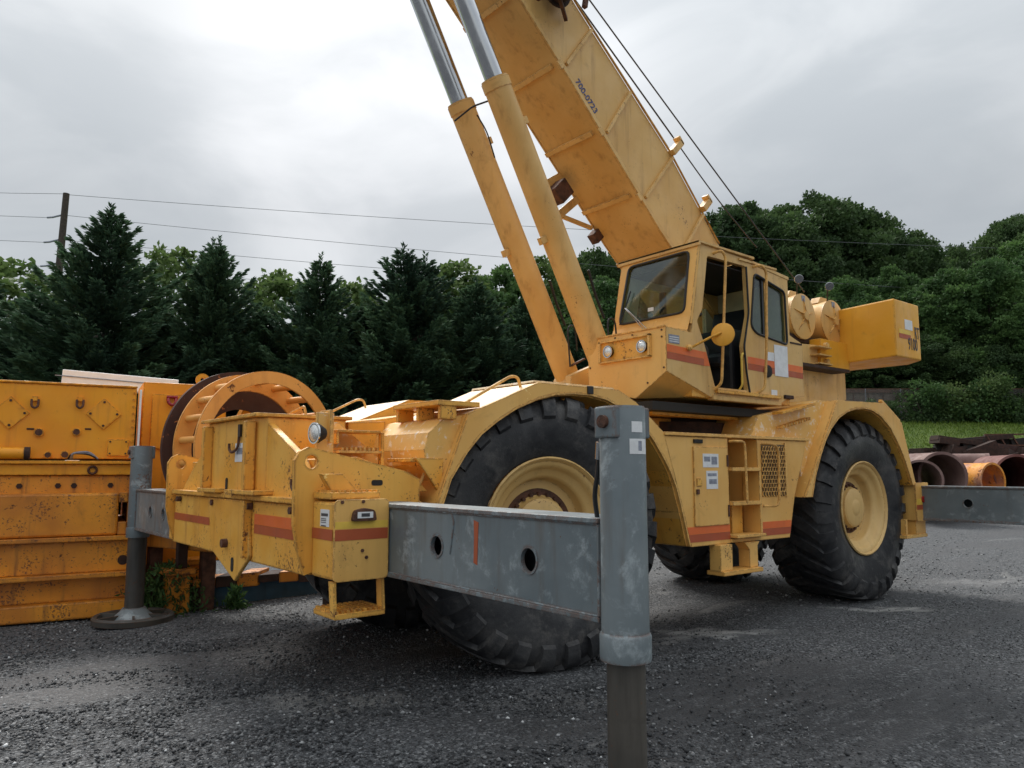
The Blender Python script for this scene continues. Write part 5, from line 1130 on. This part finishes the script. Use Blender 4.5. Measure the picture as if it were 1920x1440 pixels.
def bank():
    rs = np.linspace(-140, 160, 150); ds = np.concatenate([np.linspace(29, 40, 50), np.linspace(41, 300, 40)])
    Rr, D = np.meshgrid(rs, ds, indexing='ij'); Z = bankz(D)+.10*np.sin(Rr*.7)*np.sin(D*.5)*np.clip((D-31)/4, 0, 1)
    X = FH.x*D+RT.x*Rr; Y = FH.y*D+RT.y*Rr; m, n = Rr.shape; V = np.stack([X.ravel(), Y.ravel(), Z.ravel()], 1)
    idx = np.arange(m*n).reshape(m, n); F = np.stack([idx[:-1, :-1].ravel(), idx[1:, :-1].ravel(), idx[1:, 1:].ravel(), idx[:-1, 1:].ravel()], 1)
    me = bpy.data.meshes.new('grass_bank'); me.from_pydata(V.tolist(), [], F.tolist()); me.polygons.foreach_set('use_smooth', [True]*len(F))
    m_, t, b = newmat('grass'); v, _ = coords(t)
    c = mixc(t, step(t, nz(t, v, .8, 6, .6), .35, .65), (.12, .19, .03), (.20, .27, .055)); c = mixc(t, step(t, nz(t, v, 14, 5, .7), .4, .7), c, (.06, .10, .02))
    t.links.new(c, b.inputs['Base Color']); b.inputs['Roughness'].default_value = .85; bump(t, b, nz(t, v, 20, 6, .7), .8, .1)
    me.materials.append(m_); o = bpy.data.objects.new('grass_bank', me); COL.objects.link(o); o['kind'] = 'structure'
bank()
def tufts(n, rr, dd, seed, h, zf, mat, name, lab, cat, hv=.5, wide=.25):
    g = np.random.default_rng(seed); r = rr[0]+(rr[1]-rr[0])*g.random(n); d = dd[0]+(dd[1]-dd[0])*g.random(n)
    P = np.stack([FH.x*d+RT.x*r, FH.y*d+RT.y*r, zf(r, d)], 1); U = unit(np.stack([g.normal(size=n)*.5, g.normal(size=n)*.5, np.ones(n)], 1)); W = unit(np.cross(U, g.normal(size=(n, 3))))
    L = h*(1-hv+2*hv*g.random(n)); V, F = quads(P, U, W, L[:, None], (L*wide)[:, None], .01, g)
    o = np_mesh(name, V, F, mat, g.random(n)); o['kind'] = 'stuff'; o['label'] = lab; o['category'] = cat; return o
tufts(40000, (10, 36), (31.5, 38.6), 5, .14, lambda r, d: bankz(d)+.10*np.sin(r*.7)*np.sin(d*.5)*np.clip((d-31)/4, 0, 1)-.03, GRSM, 'bank_grass', 'short green grass growing on the bank behind the scrap', 'grass')
g = np.random.default_rng(3); Ps = []
def weed_patch(px, d, n, w_, h, seed, lab):
    p = atp(px, d); r0 = p.dot(RT); g = np.random.default_rng(seed)
    r = r0+g.normal(size=n)*w_*.4; dd = d+g.normal(size=n)*w_*.3; zz = -.14+h*g.random(n)**1.3*np.exp(-((r-r0)/w_)**2)
    P = np.stack([FH.x*dd+RT.x*r, FH.y*dd+RT.y*r, zz], 1); U = unit(g.normal(size=(n, 3))+np.array([0, 0, .9])); W = unit(np.cross(U, g.normal(size=(n, 3))))
    V, F = quads(P, U, W, np.full((n, 1), .09)*(.6+.8*g.random((n, 1))), np.full((n, 1), .03), .01, g)
    o = np_mesh('weeds', V, F, LGRN, g.random(n)); o['kind'] = 'stuff'; o['label'] = lab; o['category'] = 'weeds'
weed_patch(330, 9.9, 1500, .55, .62, 1, 'green weeds growing between the far outrigger and the tow plate')
weed_patch(455, 10.0, 300, .14, .30, 2, 'small bright weed growing in front of the blue timber skid')
# fence with creepers on the crest
FN = thing('chain_link_fence', atp(1800, 39, 3.9), 'chain link fence with thin posts along the crest of the grass bank', 'fence')
for k in range(9):
    px = 1560+k*66; p = atp(px, 39.2, 3.8); build('post', MB().cyl(p, p+Vector((0, 0, 2.0)), .035, seg=8), DEC, FN)
build('top_rail', MB().bar(atp(1540, 39.2, 5.8), atp(2100, 39.2, 5.8), .05, .05), RST, FN)
def meshmat():
    m, t, b = newmat('fence_mesh'); o = [n for n in t.nodes if n.type == 'OUTPUT_MATERIAL'][0]; b.inputs['Base Color'].default_value = (.12, .11, .10, 1)
    tcn = t.nodes.new('ShaderNodeTexCoord'); mp_ = t.nodes.new('ShaderNodeMapping'); t.links.new(tcn.outputs['Object'], mp_.inputs[0]); mp_.inputs['Rotation'].default_value = (.785, .785, .4)
    bt = t.nodes.new('ShaderNodeTexChecker'); bt.inputs['Scale'].default_value = 45; t.links.new(mp_.outputs[0], bt.inputs[0])
    tr = t.nodes.new('ShaderNodeBsdfTransparent'); ms = t.nodes.new('ShaderNodeMixShader'); f = mth(t, 'MULTIPLY', bt.outputs['Fac'], .5); t.links.new(f, ms.inputs[0]); t.links.new(tr.outputs[0], ms.inputs[1]); t.links.new(b.outputs[0], ms.inputs[2]); t.links.new(ms.outputs[0], o.inputs[0]); return m
build('mesh_panel', MB().bar(atp(1540, 39.1, 4.8), atp(2100, 39.1, 4.8), .012, 1.95), meshmat(), FN)
CONC = plain('weathered_sheet', (.16, .13, .11), .85, 0, .4, 3, .5)
sheet = thing('rusty_shed_panel', atp(1640, 40.6, 4), 'rust topped grey sheet wall standing behind the bank, left of the creepers', 'wall')
build('panel', MB().bar(atp(1560, 40.8, 4.75), atp(1702, 40.8, 4.75), .1, 2.0), CONC, sheet); build('cap', MB().bar(atp(1555, 40.8, 5.85), atp(1715, 40.8, 5.85), .3, .2), RST, sheet)
for k in range(5): build('panel_seam', MB().bar(atp(1575+k*28, 40.7, 3.9), atp(1575+k*28, 40.7, 5.7), .04, .04), RST, sheet)
def shrub(px, d, z, w_, h, seed, lab, mat=LGRN, per=420):
    g = np.random.default_rng(seed); L = [((g.random()-.5)*w_*1.3, (g.random()-.5)*.8, h*(.05+.85*g.random()**1.4), .26*h*(.5+.9*g.random())) for _ in range(22)]
    V, F, va = lump_mesh(L, per, .13, seed, .6); root = thing('shrub', atp(px, d, z), lab, 'shrub', 'creepers and shrubs along the fence')
    np_mesh('foliage', V, F, mat, va, (0, 0, 0), root); t_ = build('stem', MB().tube([(0, 0, -.3), (.1, 0, h*.4), (-.1, 0, h*.75)], .04, 6), BARK, root, at=(0, 0, 0)); t_.location = (0, 0, 0)
    ang = math.atan2(RT.y, RT.x); root.rotation_euler = (0, 0, ang); return root
for i, (px, h, w_, mt, lab) in enumerate(((1725, 1.5, 2.6, LOAK, 'dull green creeper bush just right of the rusty sheet wall'), (1778, 2.1, 3.0, LGRN, 'first leafy creeper clump on the fence'), (1838, 2.3, 2.6, LLIT, 'brightest yellow green creeper clump on the fence'), (1880, 1.8, 2.6, LOAK, 'low dark bush between two bright creepers'), (1925, 2.3, 2.8, LGRN, 'creeper clump at the right edge of the picture'), (1655, 1.1, 1.8, LOAK, 'low bush in front of the rusty sheet wall'), (1985, 2.0, 2.6, LOAK, 'bush past the right edge of the fence'))):
    shrub(px, 38.6, 3.95, w_, h, 40+i, lab, mt)
# ------------------------------------------------------------------ trees
CG_ = 'dark conifers in the row behind the machines'
for i, (key, kind, px, d, topy, sc, rot, lab) in enumerate([
    ('cf1', 'conifer', 185, 23.0, 388, 1.05, 0.3, 'tallest dark conifer, standing beside the utility pole'),
    ('cf2', 'twin', 385, 25.0, 452, 1.0, 1.2, 'dark conifer with two pointed tips'),
    ('cf3', 'conifer', 593, 25.0, 482, 1.05, 2.0, 'single pointed conifer between the two twin tipped ones'),
    ('cf2', 'twin', 752, 25.5, 462, 1.05, 2.9, 'twin tipped conifer left of the lift cylinders'),
    ('cf1', 'conifer', 55, 24.0, 545, 1.25, 4.0, 'broad low conifer at the foot of the utility pole'),
    ('cf3', 'conifer', -60, 25.0, 500, 1.1, 5.0, 'conifer cut off by the left edge of the picture'),
    ('cf3', 'conifer', 290, 24.5, 560, 1.35, 1.0, 'rounded low conifer right of the tallest one'),
    ('cf1', 'conifer', 490, 25.2, 585, 1.4, 2.2, 'rounded low conifer left of the single pointed one'),
    ('cf3', 'conifer', 675, 25.8, 570, 1.35, 3.1, 'low conifer just left of the twin tipped one by the cylinders'),
    ('cf1', 'conifer', 890, 26.0, 530, 1.15, .6, 'conifer seen directly left of the far lift cylinder'),
    ('cf3', 'conifer', 985, 27.0, 555, 1.15, 1.9, 'dark conifer between the two lift cylinders'),
    ('cf1', 'conifer', 1090, 27.5, 610, 1.2, 3.9, 'lowest conifer, right of the near lift cylinder')]):
    z = float(bankz(d))-.2; tree(key, kind, px, d, zat(topy, d), sc, rot, z, 'conifer', lab, 'tree', CG_, (1.1, .95, 1.0, 1.12, .95, 1.1, .9, 1.15, 1.0, 1.1, .9, 1.05)[i])
TG = 'leafy trees on the slope'
for i, (key, kind, px, d, topy, sc, rot, nm, lab) in enumerate([
    ('lt1', 'light', 300, 30, 468, 1.0, 0.2, 'leafy_tree', 'light green airy tree right of the tallest conifer'),
    ('lt2', 'light', 505, 31, 520, 1.1, 1.2, 'leafy_tree', 'light tree between the twin tipped and the single conifer'),
    ('lt1', 'light', 0, 30, 492, 1.5, 2.6, 'leafy_tree', 'light green tree at the left edge of the picture'),
    ('lt2', 'light', 660, 32, 540, 1.2, 3.3, 'leafy_tree', 'pale tree showing low between two conifers'),
    ('lt2', 'light', 850, 32, 500, 1.15, 4.5, 'leafy_tree', 'airy tree just left of the far lift cylinder'),
    ('bu1', 'bushy', 925, 33, 505, 1.0, 1.4, 'leafy_tree', 'mid green tree seen left of the far cylinder barrel'),
    ('lt1', 'light', 1015, 34, 488, 1.0, 4.9, 'leafy_tree', 'airy tree seen between the two lift cylinders'),
    ('ok2', 'oak', 1108, 46, 478, .8, .4, 'leafy_tree', 'dark tree top seen between near cylinder and boom'),
    ('bu1', 'bushy', 1130, 40, 520, 1.1, 2.2, 'leafy_tree', 'mid green tree filling the gap left of the cab'),
    ('bu2', 'bushy', 1040, 40, 560, 1.1, 5.2, 'leafy_tree', 'green tree low behind the lift cylinders'),
    ('bu2', 'bushy', 1180, 46, 470, 1.0, 0.0, 'leafy_tree', 'green tree behind the cab windscreen'),
    ('ok1', 'oak', 1400, 58, 392, 1.0, .7, 'oak_tree', 'large dark oak, left of the hilltop group above the cab'),
    ('ok2', 'oak', 1540, 60, 372, 1.0, 2.0, 'oak_tree', 'tallest dark oak at the middle of the hilltop group'),
    ('ok1', 'oak', 1640, 60, 402, .9, 3.6, 'oak_tree', 'dark oak right of the tallest one'),
    ('ok2', 'oak', 1470, 57, 405, .95, 5.1, 'oak_tree', 'dark oak between the two largest crowns'),
    ('lt1', 'light', 1738, 64, 448, .9, 1.1, 'oak_tree', 'small airy tree at the dip of the skyline'),
    ('ok1', 'oak', 1700, 62, 455, .7, 1.9, 'oak_tree', 'low dark tree where the oaks end'),
    ('ok2', 'oak', 1818, 70, 460, .62, 3.0, 'oak_tree', 'small dark tree standing in the skyline dip'),
    ('ok1', 'oak', 1925, 66, 410, .8, 4.2, 'oak_tree', 'dark tree top at the upper right edge'),
    ('bu1', 'bushy', 1610, 46, 520, 1.0, 3.0, 'leafy_tree', 'bright green bushy tree below the tallest oak'),
    ('bu2', 'bushy', 1700, 47, 505, 1.0, 4.0, 'leafy_tree', 'second bright bushy tree, above the counterweight'),
    ('bu1', 'bushy', 1790, 44, 512, 1.05, 5.0, 'leafy_tree', 'broad green tree right of the counterweight'),
    ('bu2', 'bushy', 1870, 43, 490, 1.05, 0.9, 'leafy_tree', 'large green tree near the right edge'),
    ('bu1', 'bushy', 1960, 46, 440, 1.1, 2.0, 'leafy_tree', 'tall green tree cut by the right edge'),
    ('bu2', 'bushy', 1530, 45, 570, 1.0, 5.8, 'leafy_tree', 'green tree hidden behind the hoist drums'),
    ('ok1', 'oak', 1330, 52, 500, 1.0, 2.6, 'oak_tree', 'dark tree hidden mostly behind the boom and cab'),
    ('ok2', 'oak', 1260, 50, 520, 1.0, 3.9, 'oak_tree', 'dark tree behind the boom foot'),
    ('ok1', 'oak', 1660, 43, 640, 1.2, .9, 'leafy_tree', 'low dark tree just below the counterweight'),
    ('ok2', 'oak', 1760, 43, 630, 1.25, 2.9, 'leafy_tree', 'low dark tree above the fence, right of the counterweight'),
    ('ok1', 'oak', 1850, 43, 620, 1.25, 4.1, 'leafy_tree', 'low dark tree above the brightest creeper'),
    ('ok2', 'oak', 1945, 43, 620, 1.25, 5.5, 'leafy_tree', 'low dark tree above the fence at the right edge')]):
    z = float(bankz(d))-.5; tree(key, kind, px, d, zat(topy, d), sc, rot, z, nm, lab, 'tree', TG)
# ------------------------------------------------------------------ utility pole and lines
pA, pB = atp(82, 40, 3.5), atp(95, 40, zat(348, 40))
UP_ = thing('utility_pole', pA, 'leaning wooden utility pole with short insulator arms at the left', 'pole')
build('pole', MB().cyl(pA, pB, .23, .16, 14), BARK, UP_)
ys = [(350, 343), (391, 387), (440, 436), (487, 486)]
for i, (yr, yl) in enumerate(ys):
    c = atp(93-i*3, 40, zat(yr, 40))
    if i: build('insulator_arm', MB().tube([c+RT*0, c-RT*.45+Vector((0, 0, -.16))-FH*.1, c-RT*.75+Vector((0, 0, -.18))-FH*.1], .05, 6), DEC, UP_)
    e = atp(2060, 47, zat((462, 556, 585, 612)[i], 47)); n_ = 40
    names = ('top', 'second', 'third', 'lowest')[i]
    mb = MB(); P = []
    for k in range(n_+1):
        t_ = k/n_; q = c.lerp(e, t_); q.z -= (1.1, 1.1, 1.1, 1.1)[i]*4*t_*(1-t_)*.35; P.append(q)
    L0 = atp(-120, 40.5, zat(yl-6, 40)); c2 = c-RT*(.75 if i else 0)+Vector((0, 0, -.18 if i else 0))-FH*.1
    mb.tube([L0, (L0+c2)/2-Vector((0, 0, .03)), c2, c2.lerp(P[0], .6)-Vector((0, 0, .02))]+P, .013, 5)
    build('power_line', mb, WIRE, None, label=names+' of the four power lines crossing the sky from the pole', cat='cable')
